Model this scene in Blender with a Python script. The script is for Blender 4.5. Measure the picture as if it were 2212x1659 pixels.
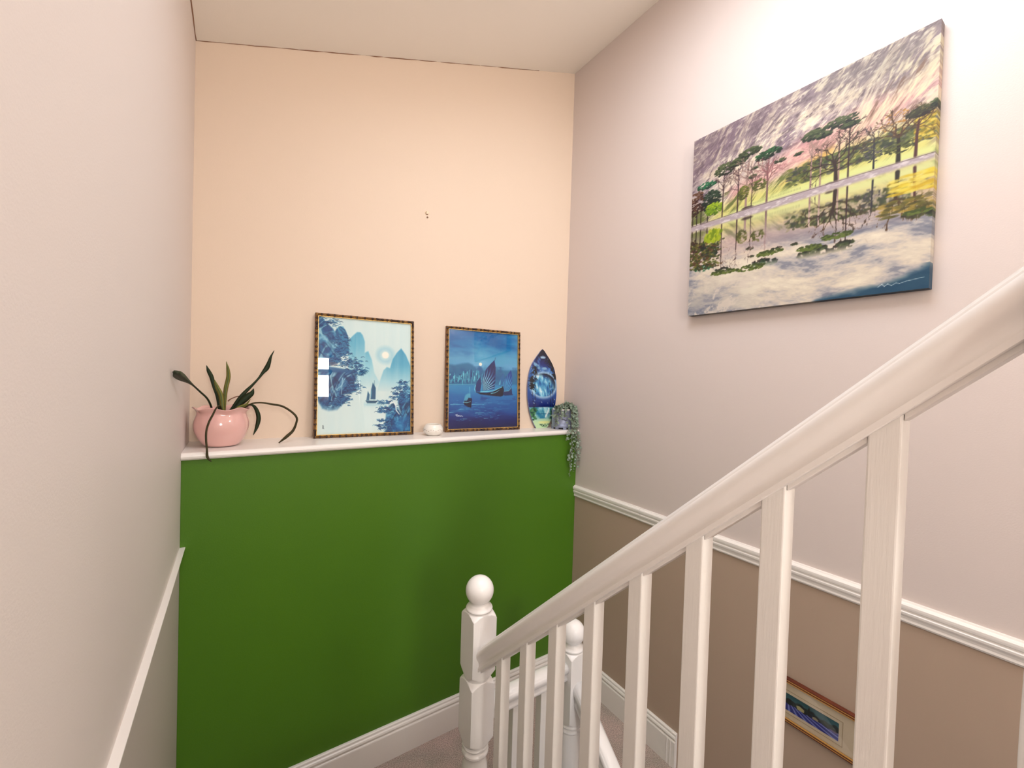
import bpy, bmesh, math, random
import numpy as np
from mathutils import Vector, Matrix

# ------------------------------------------------------------------ clear
for o in list(bpy.data.objects):
    bpy.data.objects.remove(o, do_unlink=True)
scene = bpy.context.scene
col = scene.collection

ZUP = 1.70            # the half landing is z = 0; everything below is authored from eye height, then lifted by this

# ------------------------------------------------------------------ camera
cam_data = bpy.data.cameras.new('camera')
cam_data.sensor_fit = 'HORIZONTAL'
cam_data.sensor_width = 36.0
cam_data.lens = 36.0 * 890.41 / 2212.0
cam_data.clip_start = 0.02
cam = bpy.data.objects.new('camera', cam_data)
col.objects.link(cam)
RX = Vector((0.83358422, -0.55153714, 0.03072672))
DN = Vector((0.01568292, -0.03197283, -0.99936569))
FW = Vector((0.55216971, 0.83353736, -0.01800233))
cam.matrix_world = Matrix(((RX.x, -DN.x, -FW.x, 0), (RX.y, -DN.y, -FW.y, 0), (RX.z, -DN.z, -FW.z, ZUP), (0, 0, 0, 1)))
scene.camera = cam

# ------------------------------------------------------------------ world, lights, exposure
world = bpy.data.worlds.new('world')
scene.world = world
world.use_nodes = True
bg = world.node_tree.nodes['Background']
bg.inputs[0].default_value = (0.80, 0.88, 1.0, 1)
bg.inputs[1].default_value = 1.0

SKY_X0, SKY_X1, SKY_Y0, SKY_Y1 = 0.36, 1.16, 0.20, 1.00
def ceil_z(x):
    return 1.251 + 0.3105 * (x + 0.159)

def area(name, loc, normal, sx, sy, power, color):
    l = bpy.data.lights.new(name, 'AREA')
    l.shape = 'RECTANGLE'; l.size = sx; l.size_y = sy
    l.energy = power; l.color = color
    o = bpy.data.objects.new(name, l)
    col.objects.link(o)
    o.location = loc
    o.rotation_euler = Vector(normal).to_track_quat('-Z', 'Y').to_euler()
    return o

sxc = (SKY_X0 + SKY_X1) / 2
area('skylight_daylight', (sxc - 0.03, 0.6, ceil_z(sxc) + 0.10 + ZUP), (0.30, 0.0, -0.95), 0.78, 0.78, 17, (0.90, 0.93, 1.0))
area('back_window_daylight', (0.15, -2.31, 0.59 + ZUP), (0, 1, 0), 0.56, 0.60, 46, (1.0, 0.97, 0.92))

pl_ = bpy.data.lights.new('landing_fill', 'POINT'); pl_.energy = 20; pl_.shadow_soft_size = 0.14; pl_.color = (1.0, 0.93, 0.85)  # unseen fill light added to brighten the left wall and ceiling
po_ = bpy.data.objects.new('landing_fill', pl_); col.objects.link(po_); po_.location = (1.48, -0.95, 0.95 + ZUP)

vs = scene.view_settings
vs.view_transform = 'Standard'
vs.look = 'None'
vs.gamma = 1.0
vs.use_curve_mapping = False
vs.exposure = 0.24

# ------------------------------------------------------------------ helpers: colour and materials
def lin(c):
    c = np.asarray(c, float)
    return np.where(c <= 0.04045, c / 12.92, ((c + 0.055) / 1.055) ** 2.4)
def rgb(r, g, b):
    return tuple(float(v) for v in lin(np.array([r, g, b]) / 255.0)) + (1.0,)

def mat(name, color, rough=0.5, bump=0.0, bscale=200, bdetail=4, bstretch=(1, 1, 1), spec=0.5, coat=0.0, metal=0.0,
        var=None, vscale=3.0, vfac=0.5, bdist=0.002, sheen=0.0):
    m = bpy.data.materials.new(name)
    m.use_nodes = True
    nt = m.node_tree; n = nt.nodes; L = nt.links
    p = n['Principled BSDF']
    p.inputs['Base Color'].default_value = color
    p.inputs['Roughness'].default_value = rough
    p.inputs['Specular IOR Level'].default_value = spec
    p.inputs['Coat Weight'].default_value = coat
    p.inputs['Coat Roughness'].default_value = 0.05
    p.inputs['Metallic'].default_value = metal
    p.inputs['Sheen Weight'].default_value = sheen
    tc = n.new('ShaderNodeTexCoord')
    mp = n.new('ShaderNodeMapping')
    mp.inputs['Scale'].default_value = bstretch
    L.new(tc.outputs['Object'], mp.inputs['Vector'])
    if bump > 0:
        t = n.new('ShaderNodeTexNoise')
        t.inputs['Scale'].default_value = bscale
        t.inputs['Detail'].default_value = bdetail
        L.new(mp.outputs[0], t.inputs['Vector'])
        b = n.new('ShaderNodeBump')
        b.inputs['Strength'].default_value = bump
        b.inputs['Distance'].default_value = bdist
        L.new(t.outputs['Fac'], b.inputs['Height'])
        L.new(b.outputs[0], p.inputs['Normal'])
    if var:
        t2 = n.new('ShaderNodeTexNoise')
        t2.inputs['Scale'].default_value = vscale
        t2.inputs['Detail'].default_value = 5
        L.new(mp.outputs[0], t2.inputs['Vector'])
        r = n.new('ShaderNodeValToRGB')
        r.color_ramp.elements[0].position = 0.5 - 0.5 * vfac
        r.color_ramp.elements[1].position = 0.5 + 0.5 * vfac
        r.color_ramp.elements[0].color = color
        r.color_ramp.elements[1].color = var
        L.new(t2.outputs['Fac'], r.inputs[0])
        L.new(r.outputs[0], p.inputs['Base Color'])
    return m

def mat_attr(name, rough=0.5, spec=0.5, coat=0.0, bump=0.0, bscale=600):
    m = mat(name, (1, 1, 1, 1), rough, bump, bscale, 2, spec=spec, coat=coat, bdist=0.0006)
    nt = m.node_tree
    a = nt.nodes.new('ShaderNodeAttribute')
    a.attribute_name = 'col'
    nt.links.new(a.outputs['Color'], nt.nodes['Principled BSDF'].inputs['Base Color'])
    return m

M = {}
M['wall'] = mat('wall_paint_pink_grey', rgb(230, 220, 214), 0.55, 0.10, 260, 3, spec=0.35)
M['wall_low'] = mat('wall_paint_shaded_low', rgb(180, 158, 139), 0.5, 0.35, 13, 6, (1, 1, .35), spec=0.35, bdist=.006)  # same paint as above the dado, stairwell shade mixed into the colour
M['wall_left_low'] = mat('wall_paint_left_shaded_low', rgb(204, 194, 186), 0.55, 0.10, 260, 3, spec=0.35)  # left wall paint darkened to carry the shade under the rail
M['wall_right'] = mat('wall_paint_right', rgb(216, 203, 197), 0.42, 0.12, 260, 3, spec=0.40)
M['peach'] = mat('wall_paint_peach', rgb(231, 210, 189), 0.6, 0.10, 260, 3, spec=0.3)
M['ceiling'] = mat('ceiling_paint', rgb(250, 244, 234), 0.8, 0.10, 200, 3, spec=0.2)
M['green'] = mat('wall_paint_green', rgb(77, 122, 22), 0.45, 0.12, 260, 3, spec=0.35, var=rgb(73, 117, 25), vscale=2.0, vfac=0.5)
M['gloss'] = mat('white_gloss_paint', rgb(246, 243, 240), 0.26, 0.18, 60, 5, (6, 6, 0.6), spec=0.5, bdist=0.0012)
M['rail'] = mat('white_rail_paint', rgb(246, 241, 236), 0.28, 0.10, 60, 5, (6, 0.8, 0.8), spec=0.5, bdist=0.001)
M['baluster'] = mat('white_baluster_paint', rgb(244, 240, 234), 0.38, 0.30, 50, 6, (7, 7, 0.5), spec=0.45, bdist=0.0015)
M['skirt'] = mat('white_skirting_paint', rgb(242, 236, 230), 0.3, 0.06, 80, 3, spec=0.5)
M['caulk'] = mat('caulk_crack_brown', rgb(150, 112, 88), 0.9)
M['hole'] = mat('plaster_hole', rgb(130, 98, 76), 0.9)
M['filler'] = mat('cream_filler', rgb(252, 226, 196), 0.7)

def carpet_mat():
    m = mat('carpet_taupe', rgb(176, 154, 142), 0.95, 0.9, 420, 6, spec=0.1, bdist=0.006, sheen=0.3)
    nt = m.node_tree; n = nt.nodes; L = nt.links
    tc = [x for x in n if x.type == 'TEX_COORD'][0]
    t = n.new('ShaderNodeTexNoise'); t.inputs['Scale'].default_value = 260; t.inputs['Detail'].default_value = 3
    t2 = n.new('ShaderNodeTexNoise'); t2.inputs['Scale'].default_value = 9; t2.inputs['Detail'].default_value = 4
    L.new(tc.outputs['Object'], t.inputs['Vector']); L.new(tc.outputs['Object'], t2.inputs['Vector'])
    r = n.new('ShaderNodeValToRGB')
    r.color_ramp.elements[0].position = 0.36; r.color_ramp.elements[0].color = rgb(172, 156, 148)
    r.color_ramp.elements[1].position = 0.66; r.color_ramp.elements[1].color = rgb(250, 240, 232)
    L.new(t.outputs['Fac'], r.inputs[0])
    r2 = n.new('ShaderNodeValToRGB')
    r2.color_ramp.elements[0].position = 0.35; r2.color_ramp.elements[0].color = rgb(214, 208, 200)
    r2.color_ramp.elements[1].position = 0.65; r2.color_ramp.elements[1].color = rgb(246, 226, 222)
    L.new(t2.outputs['Fac'], r2.inputs[0])
    mx = n.new('ShaderNodeMix'); mx.data_type = 'RGBA'; mx.blend_type = 'MULTIPLY'
    mx.inputs['Factor'].default_value = 1.0
    L.new(r.outputs[0], mx.inputs['A']); L.new(r2.outputs[0], mx.inputs['B'])
    L.new(mx.outputs['Result'], n['Principled BSDF'].inputs['Base Color'])
    return m
M['carpet'] = carpet_mat()

def glass_mat():
    m = bpy.data.materials.new('picture_glass')
    m.use_nodes = True
    nt = m.node_tree; n = nt.nodes; L = nt.links
    n.clear()
    out = n.new('ShaderNodeOutputMaterial'); mx = n.new('ShaderNodeMixShader')
    tr = n.new('ShaderNodeBsdfTransparent'); gl = n.new('ShaderNodeBsdfGlossy'); lw = n.new('ShaderNodeLayerWeight'); pw = n.new('ShaderNodeMath'); pw.operation = 'POWER'; pw.inputs[1].default_value = 5
    L.new(lw.outputs['Facing'], pw.inputs[0]); fr = n.new('ShaderNodeMath'); fr.operation = 'MULTIPLY_ADD'
    fr.inputs[1].default_value = 0.96; fr.inputs[2].default_value = 0.04; L.new(pw.outputs[0], fr.inputs[0])
    gl.inputs['Roughness'].default_value = 0.01
    L.new(fr.outputs[0], mx.inputs[0]); L.new(tr.outputs[0], mx.inputs[1]); L.new(gl.outputs[0], mx.inputs[2])
    L.new(mx.outputs[0], out.inputs[0])
    return m
M['glass'] = glass_mat()

# ------------------------------------------------------------------ helpers: objects
def tag(o, label=None, cat=None, group=None, kind=None):
    if label: o['label'] = label
    if cat: o['category'] = cat
    if group: o['group'] = group
    if kind: o['kind'] = kind
    return o

ROOTS = []
def empty(name, loc=(0, 0, 0), rotz=0, label=None, cat=None, group=None, tilt=0):
    o = bpy.data.objects.new(name, None)
    o.empty_display_size = 0.05
    col.objects.link(o)
    o.location = (loc[0], loc[1], loc[2] + ZUP)
    o.rotation_euler = (tilt, 0, rotz)
    tag(o, label, cat, group)
    return o

class MB:
    """collects faces; coordinates are in the eye-height frame, or local to the parent if local=True"""
    def __init__(s):
        s.v = []; s.f = []; s.m = []; s.sm = []
    def add(s, verts, faces, mi=0, smooth=False):
        b = len(s.v)
        s.v += [tuple(v) for v in verts]
        s.f += [tuple(i + b for i in f) for f in faces]
        s.m += [mi] * len(faces); s.sm += [smooth] * len(faces)
    def box(s, x0, x1, y0, y1, z0, z1, mi=0):
        v = [(x0, y0, z0), (x1, y0, z0), (x1, y1, z0), (x0, y1, z0), (x0, y0, z1), (x1, y0, z1), (x1, y1, z1), (x0, y1, z1)]
        s.add(v, [(0, 3, 2, 1), (4, 5, 6, 7), (0, 1, 5, 4), (1, 2, 6, 5), (2, 3, 7, 6), (3, 0, 4, 7)], mi)
    def sweep(s, prof, frames, mi=0, smooth=True, closed=True, caps=True):
        """prof: list of 2-D points; frames: list of (origin, axis_a, axis_b)"""
        n = len(prof); V = []
        for (o, a, b) in frames:
            o = Vector(o); a = Vector(a); b = Vector(b)
            for (p, q) in prof:
                V.append(o + a * p + b * q)
        F = []
        rng = n if closed else n - 1
        for i in range(len(frames) - 1):
            for j in range(rng):
                k = (j + 1) % n
                F.append((i * n + j, i * n + k, (i + 1) * n + k, (i + 1) * n + j))
        s.add(V, F, mi, smooth)
        if caps:
            b = len(s.v) - len(V)
            s.f += [tuple(b + j for j in range(n))[::-1], tuple(b + (len(frames) - 1) * n + j for j in range(n))]
            s.m += [mi, mi]; s.sm += [False, False]
    def lathe(s, prof, cx=0, cy=0, n=32, mi=0, rfun=None, smooth=True, cap=True):
        V = []; F = []
        for (r, z) in prof:
            for k in range(n):
                t = 2 * math.pi * k / n
                rr, dz = (r, 0) if rfun is None else rfun(r, z, t)
                V.append((cx + rr * math.cos(t), cy + rr * math.sin(t), z + dz))
        for i in range(len(prof) - 1):
            for k in range(n):
                k2 = (k + 1) % n
                F.append((i * n + k, i * n + k2, (i + 1) * n + k2, (i + 1) * n + k))
        s.add(V, F, mi, smooth)
        if cap:
            b = len(s.v) - len(V); e = b + (len(prof) - 1) * n
            s.f += [tuple(b + k for k in range(n))[::-1], tuple(e + k for k in range(n))]
            s.m += [mi, mi]; s.sm += [False, False]
    def tube(s, pts, rad, n=8, mi=0):
        pts = [Vector(p) for p in pts]
        rad = rad if hasattr(rad, '__len__') else [rad] * len(pts)
        fr = []; up = Vector((0, 0, 1))
        V = []; F = []
        for i, p in enumerate(pts):
            t = (pts[min(i + 1, len(pts) - 1)] - pts[max(i - 1, 0)]).normalized()
            u = up if abs(t.dot(up)) < 0.95 else Vector((1, 0, 0))
            a = t.cross(u).normalized(); b = a.cross(t).normalized()
            for k in range(n):
                th = 2 * math.pi * k / n
                V.append(p + (a * math.cos(th) + b * math.sin(th)) * rad[i])
        for i in range(len(pts) - 1):
            for k in range(n):
                k2 = (k + 1) % n
                F.append((i * n + k, i * n + k2, (i + 1) * n + k2, (i + 1) * n + k))
        s.add(V, F, mi, True)
        b = len(s.v) - len(V); e = b + (len(pts) - 1) * n
        s.f += [tuple(b + k for k in range(n))[::-1], tuple(e + k for k in range(n))]
        s.m += [mi, mi]; s.sm += [False, False]
    def build(s, name, mats, parent=None, local=False, bevel=0.0, origin=None, bseg=2, fixn=True, colors=None):
        if not isinstance(mats, (list, tuple)): mats = [mats]
        me = bpy.data.meshes.new(name)
        if parent is not None:
            off = Vector((0, 0, 0)) if local else Vector((parent.location.x, parent.location.y, parent.location.z - ZUP))
            if not local and origin is not None:
                pass
        else:
            if origin is None:
                a = np.array([tuple(v) for v in s.v]); origin = (float(a[:, 0].mean()), float(a[:, 1].mean()), float(a[:, 2].min()))
            off = Vector(origin)
        vv = [(v[0] - off.x, v[1] - off.y, v[2] - off.z) for v in s.v]
        me.from_pydata(vv, [], s.f)
        me.polygons.foreach_set('material_index', s.m)
        me.polygons.foreach_set('use_smooth', s.sm)
        for m in mats: me.materials.append(m)
        if colors is not None:
            ca = me.color_attributes.new('col', 'FLOAT_COLOR', 'POINT')
            a = np.ones((len(vv), 4), np.float32); a[:, :3] = np.array(colors)[:, :3]
            ca.data.foreach_set('color', a.ravel())
        if fixn:
            bm = bmesh.new(); bm.from_mesh(me)
            bmesh.ops.recalc_face_normals(bm, faces=bm.faces)
            bm.to_mesh(me); bm.free()
        me.update()
        o = bpy.data.objects.new(name, me)
        col.objects.link(o)
        if parent is not None:
            o.parent = parent
        else:
            o.location = (off.x, off.y, off.z + ZUP)
        if bevel > 0:
            b = o.modifiers.new('bevel', 'BEVEL'); b.width = bevel; b.segments = bseg; b.limit_method = 'ANGLE'
            b.angle_limit = math.radians(40); b.harden_normals = False
        return o

# ------------------------------------------------------------------ key planes (eye-height frame)
XL, XR = -0.159, 1.634
YG = 1.770                      # face of the green half wall
FL = -1.70                      # half landing
UP = -0.70                      # upper floor
YE = -2.20                      # end wall behind the camera
def back_y(x):                  # upper back wall runs slightly askew
    return 2.030 - 0.0764 * (x - XL)
SH_T, SH_B = -0.292, -0.318

# ------------------------------------------------------------------ structure
def S(o, **k): return tag(o, kind='structure', **k)

b = MB(); b.box(XL - 0.1, XL, YE, 2.2, -0.65, 1.6); b.box(XL - 0.1, XL, YE, 2.2, -3.3, -0.65, 1)
S(b.build('wall_left', [M['wall'], M['wall_left_low']]))
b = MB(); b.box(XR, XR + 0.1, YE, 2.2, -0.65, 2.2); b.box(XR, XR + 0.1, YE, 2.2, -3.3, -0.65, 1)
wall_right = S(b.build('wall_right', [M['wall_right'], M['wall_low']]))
b = MB()
x0, x1 = XL - 0.1, XR + 0.1
b.add([(x0, back_y(x0), -0.6), (x1, back_y(x1), -0.6), (x1, back_y(x1), 2.1), (x0, back_y(x0), 2.1),
       (x0, back_y(x0) + 0.1, -0.6), (x1, back_y(x1) + 0.1, -0.6), (x1, back_y(x1) + 0.1, 2.1), (x0, back_y(x0) + 0.1, 2.1)],
      [(0, 3, 2, 1), (4, 5, 6, 7), (0, 1, 5, 4), (1, 2, 6, 5), (2, 3, 7, 6), (3, 0, 4, 7)])
S(b.build('wall_back', M['peach']))
b = MB(); b.box(XL, XR, YG, 1.86, -1.9, SH_B + 0.001)
S(b.build('wall_back_lower', M['green'], bevel=0.0015))
# end wall with a window opening
WX0, WX1, WZ0, WZ1 = -0.13, 0.43, 0.28, 0.90
b = MB()
b.box(XL, WX0, YE - 0.12, YE, UP, 1.5); b.box(WX1, XR, YE - 0.12, YE, UP, 1.95)
b.box(WX0, WX1, YE - 0.12, YE, UP, WZ0); b.box(WX0, WX1, YE - 0.12, YE, WZ1, 1.6)
S(b.build('wall_end', M['wall']))
w = MB()
for (a0, a1, c0, c1) in ((WX0, WX1, 0.62, 0.70), (WX0, WX1, WZ0, WZ0 + 0.04), (WX0, WX1, WZ1 - 0.04, WZ1), (WX0, WX0 + 0.04, WZ0, WZ1), (WX1 - 0.04, WX1, WZ0, WZ1)):
    w.box(a0, a1, YE - 0.08, YE - 0.03, c0, c1)
win = S(w.build('window_1', M['gloss'], bevel=0.003))
g = MB(); g.box(WX0 + 0.04, WX1 - 0.04, YE - 0.062, YE - 0.058, WZ0 + 0.04, WZ1 - 0.04)
gl = g.build('pane', M['glass'], win)
gl.location = (-win.location.x + 0, 0, 0); gl.location = (0, 0, 0)

# sloping ceiling with a skylight opening
def ceil_quad(b, xa, xb, ya, yb, dz=0.0):
    v = [(xa, ya, ceil_z(xa) + dz), (xb, ya, ceil_z(xb) + dz), (xb, yb, ceil_z(xb) + dz), (xa, yb, ceil_z(xa) + dz)]
    b.add(v, [(0, 1, 2, 3)])
b = MB()
for (xa, xb, ya, yb) in ((XL - .1, SKY_X0, YE - .1, 2.2), (SKY_X1, XR + .1, YE - .1, 2.2), (SKY_X0, SKY_X1, YE - .1, SKY_Y0), (SKY_X0, SKY_X1, SKY_Y1, 2.2)):
    za = [ceil_z(xa), ceil_z(xb)]
    v = [(xa, ya, za[0]), (xb, ya, za[1]), (xb, yb, za[1]), (xa, yb, za[0])]
    v += [(p[0], p[1], p[2] + 0.14) for p in v]
    b.add(v, [(0, 3, 2, 1), (4, 5, 6, 7), (0, 1, 5, 4), (1, 2, 6, 5), (2, 3, 7, 6), (3, 0, 4, 7)])
ceiling = S(b.build('ceiling', M['ceiling']))
b = MB()
t = 0.03
for (xa, xb, ya, yb) in ((SKY_X0, SKY_X0 + t, SKY_Y0, SKY_Y1), (SKY_X1 - t, SKY_X1, SKY_Y0, SKY_Y1), (SKY_X0, SKY_X1, SKY_Y0, SKY_Y0 + t), (SKY_X0, SKY_X1, SKY_Y1 - t, SKY_Y1)):
    za = [ceil_z(xa), ceil_z(xb)]
    v = [(xa, ya, za[0] + .12), (xb, ya, za[1] + .12), (xb, yb, za[1] + .12), (xa, yb, za[0] + .12)]
    v += [(p[0], p[1], p[2] + 0.05) for p in v]
    b.add(v, [(0, 3, 2, 1), (4, 5, 6, 7), (0, 1, 5, 4), (1, 2, 6, 5), (2, 3, 7, 6), (3, 0, 4, 7)])
S(b.build('window_2', M['gloss']))
# hairline cracks where the ceiling meets the walls
rnd = random.Random(5)
def crack(name, pts, wid, parent):
    m = MB(); P = []
    for i in range(len(pts) - 1):
        a = Vector(pts[i]); c = Vector(pts[i + 1]); n = 24
        for k in range(n):
            P.append(a.lerp(c, k / n) + Vector((0, 0, rnd.uniform(-0.0016, 0.0016))))
    P.append(Vector(pts[-1]))
    m.tube(P, [wid * rnd.uniform(0.4, 1.2) for _ in P], 6)
    return m.build(name, M['caulk'], parent)
crack('ceiling_crack', [(XL + .002, back_y(XL) - .001, ceil_z(XL)), (0.6, back_y(0.6) - .001, ceil_z(0.6)), (XR - .25, back_y(XR - .25) - .001, ceil_z(XR - .25))], 0.0022, ceiling)
crack('ceiling_crack', [(XL + .001, back_y(XL), ceil_z(XL)), (XL + .001, 1.0, ceil_z(XL))], 0.0024, ceiling)

# floors and carpeted stairs
YL = 1.060                     # right-hand edge of the landing, where the lower flight starts
b = MB()
b.box(XL, XR, 1.16, YG + .02, FL - 0.2, FL)
b.box(XL, 0.648, YL - .07, 1.16, FL - 0.2, FL)
b.box(1.06, XR, YL, 1.16, FL - 0.2, FL)
S(b.build('floor', M['carpet']))
b = MB(); b.box(XL, 0.69, YE, 0.138, UP - 0.2, UP); b.box(0.69, XR, YE, -1.3, UP - 0.2, UP)
S(b.build('floor_upper', M['carpet']))
b = MB(); b.box(XL, XR, YE, 1.2, -3.3, -3.2)
S(b.build('floor_lower', M['carpet']))
st = bpy.data.objects.new('staircase_upper', None); col.objects.link(st); st.location = (0.24, 0.99, FL + ZUP); tag(st, kind='structure')
for i in range(4):
    yn = 0.99 - 0.213 * i
    m = MB(); m.box(XL + .001, 0.630, yn - 0.235, yn, FL + 0.2 * i, FL + 0.2 * (i + 1))
    m.build('step', M['carpet'], st, bevel=0.012)
m = MB(); m.add([(0.632, 1.08, -1.60), (0.632, 0.10, -0.66), (0.632, 0.10, -1.0), (0.632, 1.08, -1.90),
                 (0.664, 1.08, -1.60), (0.664, 0.10, -0.66), (0.664, 0.10, -1.0), (0.664, 1.08, -1.90)],
                [(0, 1, 2, 3), (7, 6, 5, 4), (0, 4, 5, 1), (1, 5, 6, 2), (2, 6, 7, 3), (3, 7, 4, 0)])
m.build('stair_string', M['gloss'], st, bevel=0.002)
st2 = bpy.data.objects.new('staircase_lower', None); col.objects.link(st2); st2.location = (1.35, YL, FL - .2 + ZUP); tag(st2, kind='structure')
for i in range(7):
    yn = YL - 0.213 * i
    m = MB(); m.box(1.075, XR - .001, yn - 0.235, yn, FL - 0.2 * (i + 2), FL - 0.2 * (i + 1))
    m.build('step', M['carpet'], st2, bevel=0.012)
m = MB(); m.add([(1.042, 1.08, -1.60), (1.042, -.4, -2.99), (1.042, -.4, -3.3), (1.042, 1.08, -1.95),
                 (1.074, 1.08, -1.60), (1.074, -.4, -2.99), (1.074, -.4, -3.3), (1.074, 1.08, -1.95)],
                [(0, 1, 2, 3), (7, 6, 5, 4), (0, 4, 5, 1), (1, 5, 6, 2), (2, 6, 7, 3), (3, 7, 4, 0)])
m.build('stair_string', M['gloss'], st2, bevel=0.002)
b = MB(); b.box(0.648, 1.06, 1.12, 1.15, FL - 0.22, FL + 0.02)
S(b.build('trim_3', M['gloss'], bevel=0.003))

# skirting boards
SK = [(0, 0), (.018, 0), (.018, .112), (.0165, .116), (.0115, .119), (.0115, .122), (.0165, .125), (.0175, .130), (.0155, .136),
      (.0115, .139), (.0100, .141), (.0125, .144), (.0115, .149), (.007, .1515), (0, .1515)]
b = MB(); b.sweep(SK, [((XL, YG, FL), (0, -1, 0), (0, 0, 1)), ((XR, YG, FL), (0, -1, 0), (0, 0, 1))], smooth=False)
S(b.build('baseboard_back', M['skirt']))
b = MB(); b.sweep(SK, [((XR, YG - .001, FL), (-1, 0, 0), (0, 0, 1)), ((XR, YL + .002, FL), (-1, 0, 0), (0, 0, 1))], smooth=False)
V = [(XR - p, YL + .002 - 0.0 + 0.0, 0) for p, q in SK]
top = [(p, q - .112) for p, q in SK if q > .11]
MP = [(.0, 0)] + [(p + .0015, q) for p, q in top]
b.sweep(MP, [((XR, YL + .042, FL + .112 + .001), (-1, 0, 0), (0, -1, 0)), ((XR, YL + .042, FL - .10), (-1, 0, 0), (0, -1, 0))], smooth=False)
S(b.build('baseboard_right', M['skirt']))
b = MB(); b.sweep(SK, [((XL, 1.0, FL), (1, 0, 0), (0, 0, 1)), ((XL, YG - .001, FL), (1, 0, 0), (0, 0, 1))], smooth=False)
S(b.build('baseboard_left', M['skirt']))

# dado rails
DR = [(0, 0), (.006, .001), (.010, .007), (.0085, .013), (.0105, .020), (.0155, .028), (.0165, .034), (.0135, .037), (.0135, .041),
      (.0175, .044), (.0185, .050), (.0185, .056), (.0150, .0605), (.0100, .062), (.0085, .0655), (0, .0655)]
DZ = -0.681
b = MB()
b.sweep(DR, [((XR, YG - .001, DZ), (-1, 0, 0), (0, 0, 1)), ((XR, 1.2985, DZ), (-1, 0, 0), (0, 0, 1))], smooth=False)
b.sweep(DR, [((XR, 1.2970, DZ - .0006), (-1, 0, 0), (0, 0, 1)), ((XR, -2.19, DZ - .0006), (-1, 0, 0), (0, 0, 1))], smooth=False)
S(b.build('trim_1', M['skirt']))
DL = [(0, 0), (.0030, .012), (.0062, .028), (.0100, .044), (.0145, .0605), (.0152, .0625), (.0152, .0650), (.0146, .0655), (0, .0655)]
b = MB(); b.sweep(DL, [((XL, 0.3, DZ), (1, 0, 0), (0, 0, 1)), ((XL, YG - .001, DZ), (1, 0, 0), (0, 0, 1))], smooth=False)
S(b.build('trim_2', M['skirt']))

# shelf board with rounded nose on top of the green half wall
NP = [(1.90, SH_B), (1.764, SH_B), (1.758, SH_B + .002), (1.7535, SH_B + .007), (1.752, SH_B + .013), (1.7535, SH_B + .019), (1.758, SH_T - .002), (1.764, SH_T), (1.90, SH_T)]
b = MB()
n = len(NP); V = []
for x in (XL + .0005, XR - .0005):
    for (y, z) in NP:
        V.append((x, y if y < 1.88 else back_y(x), z))
F = [(j, (j + 1) % n, n + (j + 1) % n, n + j) for j in range(n)] + [tuple(range(n))[::-1], tuple(range(n, 2 * n))]
b.add(V, F, 0, False)
shelf = b.build('shelf', M['skirt'])
tag(shelf, 'long white painted shelf board capping the green half wall', 'shelf')

# screw hole left in the peach wall
nh = empty('nail_hole', (0.762, back_y(0.762), 0.787), label='small filled screw hole left in the peach wall above the pictures', cat='nail hole')
m = MB(); P = [(0.762 + .0062 * math.cos(a), back_y(.762) - .0012, 0.795 + .0068 * math.sin(a)) for a in [math.radians(d) for d in range(110, 345, 16)]]
m.tube(P, [.0018] * len(P), 6); m.build('hole_rim', M['hole'], nh)
m = MB(); m.lathe([(.001, -.001), (.0046, -.0005), (.0046, 0)], n=12)
m.v = [(0.765 + v[0], back_y(.765) - .0012 + v[2], 0.775 + v[1]) for v in m.v]
m.build('hole', M['hole'], nh)
m = MB(); m.lathe([(.001, -.0009), (.010, -.0004), (.011, .001)], n=14)
m.v = [(0.762 + v[0], back_y(.765) - .0004 + v[2], 0.796 + v[1]) for v in m.v]
m.build('filler', M['filler'], nh)

# ------------------------------------------------------------------ newel posts
W = 0.041                                    # half width of the square blocks
def sq(th, w):
    return w / max(abs(math.cos(th)), abs(math.sin(th)))
def newel(cx, cy, a, blocks, tail, base, label, name='newel_post', w=W):
    """a: height of the near arris top; blocks: list of (top, bottom) in that frame"""
    t = empty(name, (cx, cy, base), label=label, cat='newel post')
    m = MB()
    c = a + .077; r = .0445
    prof = []
    for k in range(0, 25):
        ph = math.pi * k / 24 * 0.80
        prof.append((max(.0005, r * math.sin(ph)), c + r * math.cos(ph)))
    prof += [(.0300, a + .0345), (.0335, a + .031), (.0345, a + .029), (.0405, a + .026), (.0425, a + .022), (.0415, a + .019), (.037, a + .0165), (.0345, a + .016)]
    m.lathe(prof, cx, cy, 40)
    m.build('ball_finial', M['gloss'], t)
    # shaft: min(square, lathe)
    prof = [(.034, a + .0165), (.038, a + .0150), (.0415, a + .0130), (.0465, a + .0092), (.0515, a + .0052), (.056, a + .0012), (.060, a - .003)]
    for i, (zt, zb) in enumerate(blocks):
        if i > 0:
            prof += [(.0395, zt + .0175), (.0395, zt + .0160), (.0415, zt + .0140), (.0465, zt + .0095), (.0515, zt + .0052), (.056, zt + .0010), (.060, zt - .003)]
        prof += [(.060, (zt + zb) / 2), (.060, zb + .003), (.056, zb - .001), (.0515, zb - .006), (.0465, zb - .012), (.0415, zb - .019)]
    prof += tail
    # refine
    P = [prof[0]]
    for q in prof[1:]:
        p0 = P[-1]; k = max(1, int(abs(q[0] - p0[0]) / .0022))
        for i in range(1, k + 1):
            P.append((p0[0] + (q[0] - p0[0]) * i / k, p0[1] + (q[1] - p0[1]) * i / k))
    s = MB(); nn = 96
    lo = min(z for r_, z in tail)
    def rf(r_, z, th):
        return (min(r_, sq(th, w)), 0)
    s.lathe(P, cx, cy, nn, rfun=rf, smooth=True)
    o = s.build('post_shaft', M['gloss'], t)
    me = o.data
    em = o.modifiers.new('edge', 'EDGE_SPLIT'); em.split_angle = math.radians(28)
    return t
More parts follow.
